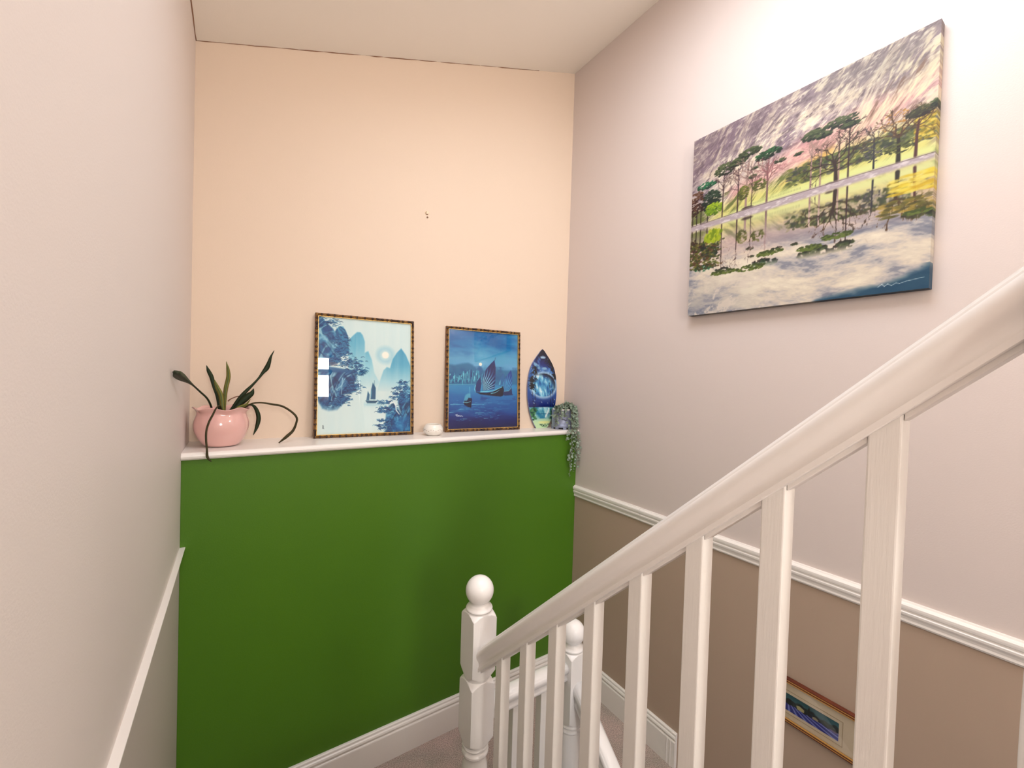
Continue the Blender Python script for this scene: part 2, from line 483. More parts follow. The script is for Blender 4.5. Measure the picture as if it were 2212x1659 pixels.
def tail(z, base):
    return [(.036, z - .022), (.0365, z - .0235), (.041, z - .0255), (.0425, z - .028), (.0405, z - .033), (.0355, z - .036), (.0350, z - .039),
            (.0395, z - .042), (.0425, z - .047), (.0425, z - .053), (.0395, z - .058), (.0345, z - .061), (.033, z - .066),
            (.0335, z - .074), (.040, z - .10), (.0415, z - .13), (.038, z - .17), (.030, z - .21), (.026, z - .235), (.035, z - .240),
            (.036, z - .247), (.028, z - .252), (.036, z - .258), (.052, z - .268), (.060, z - .272), (.060, base)]
newel(.648, 1.127, -.757, [(-.757, -.929), (-.971, -1.142)], tail(-1.142, FL), FL, 'nearer white newel post with ball finial at the foot of the big sloping handrail')
newel(1.058, 1.131, -1.025, [(-1.025, -1.258)],
      [(.036, -1.276), (.040, -1.280), (.0425, -1.285), (.0405, -1.291), (.0355, -1.294), (.0400, -1.297), (.0425, -1.303), (.0405, -1.309),
       (.036, -1.311), (.039, -1.314), (.039, FL - .25)], FL, 'farther white newel post with ball finial, seen between the balusters')
newel(.648, .012, .25, [(.25, -.09)],
      [(.034, -.112), (.040, -.118), (.040, -.126), (.032, -.132), (.034, -.145), (.034, -.18), (.038, -.22), (.043, -.27), (.0475, -.31), (.0495, -.345), (.0490, -.375),
       (.045, -.41), (.036, -.45), (.030, -.47), (.038, -.48), (.034, -.49), (.050, -.50), (.060, -.51), (.060, UP)], UP,
      'white turned newel post just cut by the right edge of the photo', w=.038)

# ------------------------------------------------------------------ handrails and balusters
HPH = [(.0205, 0), (.0222, .0015), (.0222, .0105), (.0208, .0125), (.0196, .0170), (.0192, .0225), (.0200, .0275), (.0222, .0330), (.0256, .0385), (.0282, .0445),
       (.0292, .0510), (.0288, .0575), (.0268, .0635), (.0250, .0660), (.0238, .0668), (.0225, .0700), (.0180, .0740), (.0100, .0772), (0, .0785)]
HP = [(-p, q) for p, q in HPH] + HPH[-2::-1]
SL = -0.938
def under(y): return -0.030 + SL * (y - 0.145)
bal = empty('balustrade', (.648, 0.6, -1.35), label='big white balustrade sloping down beside the upper stairs, its handrail crossing the picture', cat='balustrade')
ya, yb = 0.052, 1.0862
m = MB(); fr = []
for i in range(13):
    y = ya + (yb - ya) * i / 12
    fr.append(((.648, y, under(y)), (1, 0, 0), (0, 0, 1)))
m.sweep(HP, fr)
rail_obj = o = m.build('handrail', M['rail'], bal)
em = o.modifiers.new('edge', 'EDGE_SPLIT'); em.split_angle = math.radians(24)
ys = [0.145, 0.262, 0.379, 0.496, 0.614, 0.732, 0.848, 0.964]
bw = .031
for y in ys:
    m = MB()
    x0, x1, y0, y1 = .648 - bw / 2, .648 + bw / 2, y, y + bw
    zb = -0.66 + SL * (y - 0.10) - 0.02
    v = [(x0, y0, zb), (x1, y0, zb), (x1, y1, zb - .03), (x0, y1, zb - .03), (x0, y0, under(y0) + .004), (x1, y0, under(y0) + .004), (x1, y1, under(y1) + .004), (x0, y1, under(y1) + .004)]
    m.add(v, [(0, 3, 2, 1), (4, 5, 6, 7), (0, 1, 5, 4), (1, 2, 6, 5), (2, 3, 7, 6), (3, 0, 4, 7)])
    m.build('baluster', M['baluster'], bal, bevel=.0022)
edges = [(.056, .145)] + [(ys[i] + bw, ys[i + 1]) for i in range(7)] + [(ys[-1] + bw, 1.086)]
for (a, c) in edges:
    m = MB()
    a += .0006; c -= .0006
    x0, x1 = .648 - .0125, .648 + .0125
    v = []
    for z in (-.0075, .003):
        v += [(x0, a, under(a) + z), (x1, a, under(a) + z), (x1, c, under(c) + z), (x0, c, under(c) + z)]
    m.add(v, [(0, 3, 2, 1), (4, 5, 6, 7), (0, 1, 5, 4), (1, 2, 6, 5), (2, 3, 7, 6), (3, 0, 4, 7)])
    m.build('fillet', M['rail'], bal, bevel=.001).parent = rail_obj

lb = empty('balustrade', (.86, 1.131, FL), label='short level white balustrade joining the two ball-topped newel posts on the landing', cat='balustrade')
HP2 = [(p, q * 0.8) for p, q in HP]
m = MB(); m.sweep(HP2, [((x, 1.131, -1.106), (0, -1, 0), (0, 0, 1)) for x in (.688, .80, .92, 1.018)])
m.build('handrail', M['gloss'], lb)
for x in (.784, .903):
    m = MB(); m.box(x, x + bw, 1.131 - bw / 2, 1.131 + bw / 2, FL + .02, -1.104)
    m.build('baluster', M['baluster'], lb, bevel=.0022)

rb = empty('balustrade', (1.058, 0.5, -2.2), label='lower white balustrade descending from the farther newel post at bottom', cat='balustrade')
def under2(y): return -1.1955 + SL * -1 * 0 + 0.93 * (y - 1.085)
m = MB(); fr = []
for i in range(9):
    y = 1.092 + (-0.35 - 1.092) * i / 8
    fr.append(((1.058, y, under2(y)), (1, 0, 0), (0, 0, 1)))
m.sweep(HP, fr)
m.build('handrail', M['gloss'], rb)
for k in range(11):
    y = 0.955 - 0.1165 * k
    m = MB(); x0, x1 = 1.058 - bw / 2, 1.058 + bw / 2
    zb = -1.62 + 0.938 * (y - 1.08)
    v = [(x0, y, zb), (x1, y, zb), (x1, y + bw, zb), (x0, y + bw, zb), (x0, y, under2(y) + .004), (x1, y, under2(y) + .004), (x1, y + bw, under2(y + bw) + .004), (x0, y + bw, under2(y + bw) + .004)]
    m.add(v, [(0, 3, 2, 1), (4, 5, 6, 7), (0, 1, 5, 4), (1, 2, 6, 5), (2, 3, 7, 6), (3, 0, 4, 7)])
    m.build('baluster', M['baluster'], rb, bevel=.0022)

# ------------------------------------------------------------------ a small painter for the flat prints
class Paint:
    def __init__(s, W, H, c, seed=1):
        s.W, s.H = W, H
        s.a = np.ones((H, W, 3)) * (np.array(c, float) / 255)
        s.r = np.random.default_rng(seed)
        s.v, s.u = np.mgrid[0:H, 0:W]
        s.u = (s.u + .5) / W; s.v = (s.v + .5) / H
    def noise(s, fx, fy, ang=0, oct=4, gain=0.55, seed=0, warp=0):
        r = np.random.default_rng(1000 + seed)
        g = r.random((64, 64))
        ca, sa = math.cos(ang), math.sin(ang)
        U = s.u + warp * np.sin(s.v * 9 + seed) * .05; V = s.v + warp * np.cos(s.u * 11 + seed) * .05
        x0 = (U * ca + V * sa); y0 = (-U * sa + V * ca)
        tot = 0; amp = 1; out = 0
        for o in range(oct):
            x = x0 * fx * 2 ** o + 7.3 * o; y = y0 * fy * 2 ** o + 3.1 * o
            xi = np.floor(x).astype(int); yi = np.floor(y).astype(int)
            xf = x - xi; yf = y - yi
            xf = xf * xf * (3 - 2 * xf); yf = yf * yf * (3 - 2 * yf)
            a = g[yi % 64, xi % 64]; b = g[yi % 64, (xi + 1) % 64]; c = g[(yi + 1) % 64, xi % 64]; d = g[(yi + 1) % 64, (xi + 1) % 64]
            out = out + amp * ((a * (1 - xf) + b * xf) * (1 - yf) + (c * (1 - xf) + d * xf) * yf)
            tot += amp; amp *= gain
        out = out / tot
        return np.clip((out - .5) * 1.9 + .5, 0, 1)
    def ridge(s, *a, **k):
        n = s.noise(*a, **k)
        return np.clip(1 - np.abs(2 * n - 1) * 3.2, 0, 1)
    def mix(s, mask, c):
        c = np.array(c, float) / 255 if not isinstance(c, np.ndarray) else c
        m = np.clip(mask, 0, 1)[..., None]
        s.a = s.a * (1 - m) + c * m
    def grad(s, stops, t):
        xs = [p[0] for p in stops]
        return np.stack([np.interp(t, xs, [p[1][k] / 255 for p in stops]) for k in range(3)], -1)
    def win(s, u0, u1, v0, v1):
        i0 = max(0, int(u0 * s.W) - 1); i1 = min(s.W, int(u1 * s.W) + 2)
        j0 = max(0, int(v0 * s.H) - 1); j1 = min(s.H, int(v1 * s.H) + 2)
        return (slice(j0, max(j1, j0)), slice(i0, max(i1, i0)))
    def put(s, w, m, c):
        m = np.clip(m, 0, 1)[..., None]
        s.a[w] = s.a[w] * (1 - m) + np.array(c, float) / 255 * m
    def line(s, p, q, w0, w1, c, al=1.0):
        W = max(w0, w1) + 1.5 / s.W
        w = s.win(min(p[0], q[0]) - W, max(p[0], q[0]) + W, min(p[1], q[1]) - W, max(p[1], q[1]) + W)
        U = s.u[w]; V = s.v[w]
        if U.size == 0: return
        asp = s.H / s.W
        dx, dy = q[0] - p[0], (q[1] - p[1]) * asp
        L = dx * dx + dy * dy + 1e-12
        t = np.clip(((U - p[0]) * dx + (V - p[1]) * asp * dy) / L, 0, 1)
        d = np.hypot(U - p[0] - t * dx, (V - p[1]) * asp - t * dy)
        ww = w0 + (w1 - w0) * t
        s.put(w, ((ww - d) * s.W + .5) * al if al >= 1 else np.clip((ww - d) * s.W + .5, 0, 1) * al, c)
    def path(s, pts, w0, w1, c, al=1.0):
        n = len(pts) - 1
        for i in range(n):
            s.line(pts[i], pts[i + 1], w0 + (w1 - w0) * i / n, w0 + (w1 - w0) * (i + 1) / n, c, al)
    def dab(s, u, v, ru, rv, c, al=1.0, ang=0.0, soft=0.35):
        R = max(ru, rv)
        w = s.win(u - R, u + R, v - R, v + R)
        U = s.u[w] - u; V = s.v[w] - v
        if U.size == 0: return
        ca, sa = math.cos(ang), math.sin(ang)
        x = (U * ca + V * sa) / ru; y = (-U * sa + V * ca) / rv
        s.put(w, np.clip((1 - np.hypot(x, y)) / soft, 0, 1) * al, c)
    def polymask(s, pts, soft=0.0):
        P = np.array(pts, float); n = len(P)
        inside = np.zeros(s.u.shape, bool); dmin = np.full(s.u.shape, 9.0)
        for i in range(n):
            x0, y0 = P[i]; x1, y1 = P[(i + 1) % n]
            if y0 != y1:
                c = ((y0 > s.v) != (y1 > s.v)) & (s.u < (x1 - x0) * (s.v - y0) / (y1 - y0) + x0)
                inside ^= c
            if soft > 0:
                dx, dy = x1 - x0, y1 - y0; L = dx * dx + dy * dy + 1e-12
                t = np.clip(((s.u - x0) * dx + (s.v - y0) * dy) / L, 0, 1)
                dmin = np.minimum(dmin, np.hypot(s.u - x0 - t * dx, s.v - y0 - t * dy))
        if soft <= 0: return inside.astype(float)
        return np.clip(0.5 + np.where(inside, dmin, -dmin) / soft * .5, 0, 1)
    def poly(s, pts, c, al=1.0, soft=0.006):
        s.mix(s.polymask(pts, soft) * al, c)
    def colors(s):
        return lin(np.clip(s.a, 0, 1))

def print_mesh(name, paint, w, h, depth, m, parent, side=None, local=True):
    """flat printed sheet, local: x along the width, z up, y = depth of the printed face. Colours sit on a fine grid."""
    C = paint.colors()[::-1]                      # row 0 = bottom
    H, Wd = C.shape[:2]
    X, Z = np.meshgrid(np.linspace(0, w, Wd), np.linspace(0, h, H))
    V = np.stack([X, np.full_like(X, depth), Z], -1).reshape(-1, 3)
    idx = np.arange(H * Wd).reshape(H, Wd)
    F = np.stack([idx[:-1, :-1], idx[:-1, 1:], idx[1:, 1:], idx[1:, :-1]], -1).reshape(-1, 4)
    CC = C.reshape(-1, 3)
    if side:                                       # wrapped edges of a canvas: edge colours carried round the sides
        for (cols_, make) in side(C, w, h, Wd, H):
            b = len(V); V = np.vstack([V, make]); CC = np.vstack([CC, cols_])
            k = len(make) // 2
            F = np.vstack([F, np.array([(b + i, b + i + 1, b + k + i + 1, b + k + i) for i in range(k - 1)])])
    me = bpy.data.meshes.new(name)
    me.vertices.add(len(V)); me.vertices.foreach_set('co', V.astype(np.float32).ravel())
    me.loops.add(F.size); me.loops.foreach_set('vertex_index', F.astype(np.int32).ravel())
    me.polygons.add(len(F)); me.polygons.foreach_set('loop_start', np.arange(0, F.size, 4, dtype=np.int32))
    me.update(calc_edges=True); me.validate()
    ca = me.color_attributes.new('col', 'FLOAT_COLOR', 'POINT')
    A = np.ones((len(V), 4), np.float32); A[:, :3] = CC
    ca.data.foreach_set('color', A.ravel())
    me.materials.append(m)
    o = bpy.data.objects.new(name, me); col.objects.link(o); o.parent = parent
    return o

M['print'] = mat_attr('printed_paper', 0.7, 0.1)
M['canvas'] = mat_attr('printed_canvas', 0.55, 0.35, bump=0.15, bscale=900)
M['lacquer'] = mat_attr('lacquered_print', 0.25, 0.5, coat=0.6)

# ---- pine lake print
def art_lake():
    p = Paint(420, 420, (200, 185, 190), 3)
    u, v = p.u, p.v
    n1 = p.noise(4, 22, -0.62, 6, .68, seed=1, warp=1.2); n2 = p.noise(12, 60, -0.72, 4, .7, seed=2, warp=1.0); n4 = p.noise(30, 70, -.5, 3, .8, seed=4); n3 = p.noise(4, 5, 0.3, 4, seed=3)
    base = p.grad([(0, (146, 130, 134)), (.12, (172, 156, 156)), (.25, (208, 190, 184)), (.36, (220, 204, 184)), (.5, (214, 210, 150))], v + (n3 - .5) * .12)
    p.a[:] = base
    p.mix((n1 - .54) * 3 * (v < .5), (224, 208, 184))
    p.mix((.44 - n1) * 3.0 * (v < .5), (150, 130, 142))
    p.mix((n2 - .58) * 3.2 * (v < .5), (238, 224, 198))
    p.mix((.38 - n2) * 2.8 * (v < .5), (124, 108, 114))
    p.mix((n4 - .62) * 2.4 * (v < .5), (246, 236, 214)); p.mix((.34 - n4) * 2.0 * (v < .5), (112, 98, 102))
    p.poly([(0, 0), (.5, 0), (.42, .07), (.25, .10), (.12, .17), (0, .22)], (128, 108, 118), .55, .08)
    p.poly([(.55, 0), (1, 0), (1, .12), (.9, .17), (.75, .10), (.62, .06)], (140, 134, 124), .5, .08)
    p.poly([(.22, .36), (.36, .326), (.47, .28), (.58, .234), (.69, .236), (.80, .205), (.9, .22), (1, .17), (1, .24), (.85, .31), (.76, .351), (.62, .372), (.47, .363), (.36, .40), (.24, .44)], (228, 168, 164), .72, .03)
    p.mix((n2 - .55) * 2 * p.polymask([(.2, .3), (1, .17), (1, .3), (.3, .45)], .05), (246, 214, 200))
    p.poly([(.70, .30), (.85, .22), (1, .12), (1, .19), (.84, .27), (.72, .34)], (232, 222, 180), .55, .03)
    p.mix((n2 - .5) * 2.2 * p.polymask([(.5, .36), (1, .08), (1, .36), (.5, .42)], .05), (238, 226, 190)); p.mix((.44 - n2) * 2.4 * p.polymask([(.5, .36), (1, .08), (1, .36), (.5, .42)], .05), (140, 112, 96))
    p.poly([(0, .25), (.14, .33), (.10, .46), (0, .46)], (120, 112, 132), .4, .06)
    # fields
    p.poly([(.12, .50), (.18, .43), (.34, .403), (.47, .40), (.55, .37), (.66, .35), (.80, .355), (1, .34), (1, .5)], (226, 222, 130), .85, .03)
    p.poly([(.47, .42), (.56, .36), (.68, .33), (.66, .37), (.55, .40)], (226, 184, 96), .8, .015)
    p.mix((n1 - .58) * 4 * ((v > .36) & (v < .49)), (120, 128, 74))
    for i in range(420):
        x = p.r.uniform(.50, 1.0); y = .40 + p.r.uniform(-.035, .045) - .02 * (x - .5)
        p.dab(x, y, p.r.uniform(.006, .018), p.r.uniform(.004, .010), [(92, 104, 60), (64, 74, 56), (132, 132, 70), (86, 84, 84)][p.r.integers(4)], .75)
    p.poly([(.15, .495), (.3, .462), (.5, .452), (.8, .458), (1, .462), (1, .492), (.5, .49)], (226, 232, 158), .95, .01)
    for i in range(60):
        x = .2 + i * .006; p.line((x, .462), (x, .470), .0008, .0008, (120, 120, 80), .6)
    yl = [(x, y) for x, y in ((.93, .34), (1.01, .30), (1.01, .43), (.95, .43))]
    for i in range(160):
        p.dab(p.r.uniform(.94, 1.0), p.r.uniform(.31, .43), .008, .006, [(206, 178, 66), (146, 132, 48), (232, 208, 96)][p.r.integers(3)], .8)
    # trees
    def crown(cx, cy, rx, ry, cols, n=90, s_=.011):
        for i in range(n):
            a = p.r.uniform(0, 6.28); q = math.sqrt(p.r.uniform(0, 1))
            x = cx + rx * q * math.cos(a); y = cy + ry * q * math.sin(a)
            k = cols[min(len(cols) - 1, int((y - cy + ry) / (2 * ry) * len(cols) + p.r.uniform(-.6, .6)) if True else 0)] if p.r.random() > .2 else cols[p.r.integers(len(cols))]
            p.dab(x, y, s_ * p.r.uniform(.5, 1.2), s_ * .5 * p.r.uniform(.5, 1.1), k, .9, p.r.uniform(-.5, .3))
    def twig(x, y, a, L, w, c, d):
        if d == 0 or L < .006: return
        x2 = x + L * math.cos(a); y2 = y - L * math.sin(a)
        xm = (x + x2) / 2 + p.r.uniform(-.15, .15) * L; ym = (y + y2) / 2 + p.r.uniform(-.15, .15) * L
        p.path([(x, y), (xm, ym), (x2, y2)], w, w * .65, c, .92)
        for k in range(2 if d > 2 else 3):
            twig(x2, y2, a + p.r.uniform(-.85, .85), L * p.r.uniform(.6, .85), w * .62, c, d - 1)
    G = [(96, 108, 72), (66, 78, 52), (40, 46, 38)]
    G2 = [(58, 110, 66), (38, 72, 44), (30, 40, 34)]
    T = (132, 106, 102); TD = (70, 46, 52); TL = (170, 142, 132)
    # left dark wood
    crown(.03, .37, .055, .07, [(110, 76, 56), (84, 52, 44), (60, 36, 34)], 150, .012)
    crown(.12, .38, .05, .06, [(50, 74, 54), (36, 52, 44), (24, 34, 34)], 170, .013)
    crown(.09, .285, .055, .018, [(40, 116, 78), (28, 66, 48)], 60, .012)
    for x in (.01, .035, .06, .10): p.line((x, .40), (x, .49), .0025, .003, (50, 36, 34))
    crown(.135, .428, .05, .034, [(170, 196, 44), (130, 164, 36), (84, 116, 30)], 190, .010)
    for (x, top, cx, cy, rx, ry, tw, tc, gg) in ((.183, .26, .19, .235, .055, .032, .0032, TD, G), (.264, .26, .262, .222, .045, .020, .0036, TD, G), (.306, .25, .318, .198, .055, .020, .0058, TL, G),
                                             (.334, .33, .335, .33, .010, .006, .0022, TD, G), (.407, .29, .405, .245, .062, .024, .0050, T, G2)):
        p.path([(x, .487), (x + .001, (top + .487) / 2), (x + (cx - x) * .6, top)], tw, tw * .6, tc)
        for k in range(9):
            twig(x + (cx - x) * .4, top + .015 + k * .012, p.r.uniform(.5, 2.7), .036, tw * .4, tc, 3)
        crown(cx, cy, rx, ry, gg, 110, .012)
    crown(.46, .30, .028, .010, G, 40, .009); crown(.345, .29, .016, .006, G, 20, .008)
    for k in range(8): twig(.405, .33 + k * .008, p.r.uniform(.1, 3.0), .034, .0016, (150, 96, 100), 4)
    crown(.29, .395, .028, .035, [(120, 122, 50), (84, 88, 44)], 70, .010); crown(.37, .38, .036, .030, [(110, 116, 56), (84, 88, 44)], 60, .010)
    p.dab(.315, .48, .035, .010, (70, 56, 52), .9)
    # middle group
    for (x, top, cx, cy, rx, ry, tw, tc) in ((.594, .29, .598, .243, .044, .022, .0042, TL), (.631, .30, .640, .262, .026, .012, .0034, TL), (.699, .30, .70, .235, .062, .024, .0034, TL), (.733, .27, .735, .262, .03, .01, .0032, TD)):
        p.path([(x, .487), (x, (top + .487) / 2), (x + (cx - x) * .4, top)], tw, tw * .6, tc)
        for k in range(6): twig(x, top + .01 + k * .010, p.r.uniform(.4, 2.8), .026, tw * .4, tc, 3)
        crown(cx, cy, rx, ry, G, 110, .011)
    crown(.541, .303, .018, .007, G, 26, .008)
    p.path([(.69, .487), (.688, .43), (.682, .40)], .0075, .005, (62, 46, 42))
    for a in (.25, .8, 1.3, 1.8, 2.3, 2.8): twig(.684, .41, a, .045, .0036, (66, 50, 44), 5)
    for a in (.3, 2.9, 2.6): twig(.687, .44, a, .04, .0028, (66, 50, 44), 4)
    p.dab(.668, .487, .02, .006, (64, 52, 46), .9)
    # right group
    p.path([(.818, .482), (.817, .36)], .0034, .002, (52, 52, 60))
    for k in range(9): twig(.818, .44 - k * .010, p.r.uniform(.3, 2.8), .028, .0015, (70, 66, 72), 3)
    crown(.818, .43, .03, .028, [(96, 92, 96), (66, 66, 74)], 26, .007)
    crown(.885, .33, .048, .055, [(206, 160, 84), (186, 138, 70), (160, 120, 74)], 60, .007)
    p.path([(.894, .487), (.894, .43), (.892, .38)], .0075, .0045, (56, 50, 40))
    for a in (.5, .9, 1.3, 1.8, 2.2, 2.6): twig(.893, .39, a, .042, .003, (88, 66, 46), 5)
    crown(.90, .43, .05, .022, [(100, 104, 56), (72, 76, 48)], 60, .009)
    p.path([(.944, .485), (.946, .40), (.950, .35)], .0050, .0035, (92, 58, 56))
    for a in (.4, .9, 1.5, 2.2, 2.7): twig(.949, .37, a, .030, .0018, (92, 60, 50), 4)
    crown(.958, .318, .045, .020, [(96, 98, 60), (66, 66, 46), (52, 44, 38)], 120, .010); crown(.995, .305, .012, .014, G, 30, .009)
    # reflection = the mirrored bank, blurred and fading
    H = p.H; k0 = int(.505 * H)
    top = p.a[:k0].copy()
    for r_ in range(2):
        top[1:-1] = (top[:-2] + top[1:-1] * 2 + top[2:]) / 4
    ref = top[::-1]
    h2 = H - k0
    rows = np.clip((np.arange(h2) * 0.94).astype(int), 0, k0 - 1)
    refl = ref[rows]
    vv = p.v[k0:]; nn = p.noise(4.5, 13, 0.10, 6, .70, seed=9, warp=.25)[k0:]; n9 = p.noise(9, 5, 0.9, 4, seed=11)[k0:]
    cloud = p.grad([(0, (128, 132, 148)), (.3, (166, 166, 172)), (.5, (206, 198, 192)), (.7, (230, 218, 200)), (1, (246, 236, 214))], np.clip(nn * 1.1 - .05, 0, 1))
    lum = refl.mean(-1)
    keep = np.clip((.66 - vv) / .12, 0, 1) * .9                # near the bank the mirror is clear
    keep = np.maximum(keep, np.clip((.50 - lum) * 6, 0, 1) * np.clip((.80 - vv) / .03, 0, 1))   # dark trees stay readable
    low = .45 * cloud + .55 * np.array((216, 184, 172)) / 255
    base2 = np.where((vv < .70)[..., None], low, cloud * .92 + .08 * refl)
    w_ = np.clip((vv - .66) / .08, 0, 1)[..., None]
    base2 = low * (1 - w_) + cloud * w_
    p.a[k0:] = refl * keep[..., None] * .97 + base2 * (1 - keep[..., None] * .97)
    m = np.zeros((H, p.W)); m[k0:] = (nn < .36) * (vv > .74) * .5
    p.mix(m * .6, (134, 138, 152))
    p.mix(np.clip((.45 - u) * 2.2, 0, 1) * np.clip((v - .78) * 4, 0, 1) * .6, (128, 136, 154)); nb = p.noise(16, 26, -.7, 4, .7, seed=44)
    p.mix(np.clip((nb - .58) * 5, 0, 1) * np.clip((v - .76) * 8, 0, 1) * np.clip((.62 - u) * 5, 0, 1) * .8, (232, 220, 206))
    # vivid left and right shores in the water
    for i in range(260):
        p.dab(p.r.uniform(0, .16) * (.75 + .5 * p.r.random()), p.r.uniform(.60, .75), .010, .006, [(84, 96, 40), (58, 62, 38), (104, 74, 50), (120, 120, 50)][p.r.integers(4)], .75)
    for i in range(130):
        p.dab(.14 + p.r.normal() * .020, p.r.uniform(.548, .608) - .4 * abs(p.r.normal() * .01), .008, .013, [(164, 184, 30), (124, 150, 30), (190, 200, 60)][p.r.integers(3)], .8)
    for i in range(90):
        p.dab(p.r.uniform(.88, 1.0), p.r.uniform(.55, .62), .022, .007, [(236, 214, 70), (214, 180, 40), (240, 228, 130)][p.r.integers(3)], .5)
    for i in range(120):
        p.dab(p.r.uniform(.84, 1.0), p.r.uniform(.64, .70), .016, .006, [(110, 106, 48), (186, 160, 70), (88, 84, 44)][p.r.integers(3)], .6)
    # green undersides where the crowns mirror
    for (cx, cy, rx, ry, n) in ((.20, .785, .07, .012, 90), (.34, .790, .07, .014, 90), (.43, .735, .06, .012, 70), (.60, .752, .05, .011, 70), (.70, .725, .055, .013, 70), (.96, .70, .04, .008, 40)):
        crown(cx, cy, rx, ry, [(78, 92, 46), (110, 126, 60)], n, .011)
    p.mix(((v > .90) * (u > .62)) * np.clip((n3 + (v - .90) * 7 + (u - .8) * 1.4 - .85) * 3, 0, .9), (30, 78, 108))
    # shore strip
    p.poly([(0, .489), (.19, .49), (.34, .481), (.59, .483), (.80, .487), (1, .490), (1, .512), (.8, .517), (.59, .520), (.34, .523), (0, .520)], (188, 174, 178), 1, .006)
    p.mix((p.noise(40, 90, .02, 3, seed=5) - .5) * 1.6 * ((v > .485) & (v < .52)), (236, 226, 226))
    p.path([(0, .492), (.34, .485), (.8, .489), (1, .492)], .0014, .0014, (96, 78, 78), .8)
    p.a = np.clip(p.a, 0, 1) ** 1.12 * .90
    # signature scrawl at the lower right
    sg = [(.850, .972), (.862, .962), (.870, .972), (.880, .964), (.892, .972), (.905, .964), (.915, .968), (.935, .962), (.985, .955)]
    p.path(sg, .0011, .0007, (214, 226, 226), .8)
    return p

# ---- blue mountain and junk print
def art_mountain():
    p = Paint(250, 330, (226, 238, 236), 7)
    u, v = p.u, p.v
    p.mix(p.noise(26, 2, 0, 3, seed=3) * .25, (206, 226, 230))
    fade = lambda y0, y1: np.clip((y1 - v) / (y1 - y0), 0, 1)
    n = p.noise(30, 3, 0, 4, seed=5); nr = p.noise(8, 10, .5, 5, seed=6)
    m2 = p.polymask([(.309, .19), (.358, .143), (.395, .115), (.43, .115), (.455, .14), (.477, .195), (.478, .291), (.515, .278), (.553, .348), (.583, .467), (.641, .552), (.60, .60), (.40, .60), (.31, .50)], .006)
    c2 = p.grad([(0, (98, 168, 204)), (.10, (112, 178, 210)), (.3, (170, 212, 226)), (.5, (222, 236, 236))], np.clip(v - .12, 0, 1))
    p.mix(m2 * (.75 + .25 * n), c2)
    m3 = p.polymask([(.613, .63), (.65, .525), (.685, .44), (.72, .412), (.757, .42), (.786, .338), (.835, .275), (.883, .235), (.937, .293), (.984, .378), (1.01, .424), (1.01, .64)], .006)
    c3 = p.grad([(0, (78, 150, 192)), (.15, (104, 170, 204)), (.32, (186, 218, 228)), (.42, (226, 236, 234))], np.clip(v - .23, 0, 1))
    p.mix(m3 * (.75 + .25 * n), c3)
    m1 = p.polymask([(.154, .15), (.188, .095), (.22, .075), (.25, .078), (.275, .11), (.304, .168), (.315, .30), (.22, .34)], .006)
    p.mix(m1, p.grad([(0, (86, 156, 196)), (1, (60, 118, 166))], np.clip((v - .07) * 5, 0, 1)))
    p.mix(m1 * np.clip((p.noise(14, 30, -.1, 4, .7, seed=6, warp=2) - .46) * 6, 0, .85), (36, 84, 136))
    # moon
    r = np.hypot((u - .704), (v - .304) * 1.28)
    p.mix(np.clip(1 - np.abs(r - .075) / .05, 0, 1) * .35, (120, 180, 212))
    p.mix(np.clip((.044 - r) * 90, 0, 1), (252, 250, 236))
    # left cliffs
    A = p.polymask([(0, 0), (.029, 0), (.081, .054), (.145, .099), (.17, .13), (.207, .203), (.225, .30), (.23, .38), (.12, .42), (0, .44)], .006)
    p.mix(A, p.grad([(0, (150, 198, 220)), (.30, (84, 138, 184)), (.6, (46, 94, 150)), (1, (28, 66, 122))], 1 - p.noise(26, 9, .95, 5, .7, seed=8, warp=2)))
    p.mix(A * p.ridge(9, 5, .9, 3, .6, seed=18, warp=2) * .75, (176, 212, 228)); p.mix(A * p.ridge(12, 7, .8, 3, .6, seed=19, warp=2) * .7, (22, 52, 104))
    p.poly([(0, .10), (.03, .10), (.05, .17), (.02, .15), (0, .16)], (176, 212, 226), .9)
    B = p.polymask([(0, .47), (.05, .455), (.10, .465), (.16, .455), (.36, .455), (.40, .50), (.37, .56), (.40, .62), (.33, .65), (.26, .66), (.33, .70), (.27, .73), (.20, .79), (.12, .80), (.05, .78), (0, .68)], .010)
    p.mix(B * np.clip((.84 - v) / .10, 0, 1), p.grad([(0, (170, 208, 226)), (.28, (84, 126, 174)), (.55, (46, 80, 134)), (1, (26, 50, 98))], 1 - p.noise(22, 10, 1.1, 5, .7, seed=9, warp=2)))
    Bf = B * np.clip((.80 - v) / .10, 0, 1)
    p.mix(Bf * p.ridge(7, 5, 1.1, 3, .6, seed=28, warp=2) * .8, (186, 216, 230)); p.mix(Bf * p.ridge(9, 6, .9, 3, .6, seed=29, warp=2) * .7, (20, 40, 84))
    p.poly([(0, .42), (.16, .43), (.35, .45), (.30, .47), (0, .475)], (52, 92, 146), .9)
    def needles(cx, cy, n, rx, ry, cols, L=.035):
        for i in range(n):
            x = cx + p.r.normal() * rx * .55; y = cy + p.r.normal() * ry * .55
            a = p.r.uniform(-.5, .5) + (0 if x > cx else math.pi); l = L * p.r.uniform(.5, 1.2)
            c = cols[p.r.integers(len(cols))]
            p.path([(x, y), (x + l * math.cos(a) * .6, y + l * math.sin(a) * .3 - .004), (x + l * math.cos(a), y + l * math.sin(a) * .4 + .004)], .0040, .0012, c, .85)
    NB = [(28, 66, 120), (44, 92, 146), (20, 48, 96), (70, 124, 172)]
    needles(.13, .05, 60, .07, .030, NB); needles(.245, .20, 90, .06, .07, NB, .03); needles(.25, .31, 60, .07, .04, NB, .03)
    needles(.36, .40, 130, .09, .055, NB); needles(.41, .46, 90, .06, .03, NB, .03); needles(.20, .38, 70, .10, .03, NB)
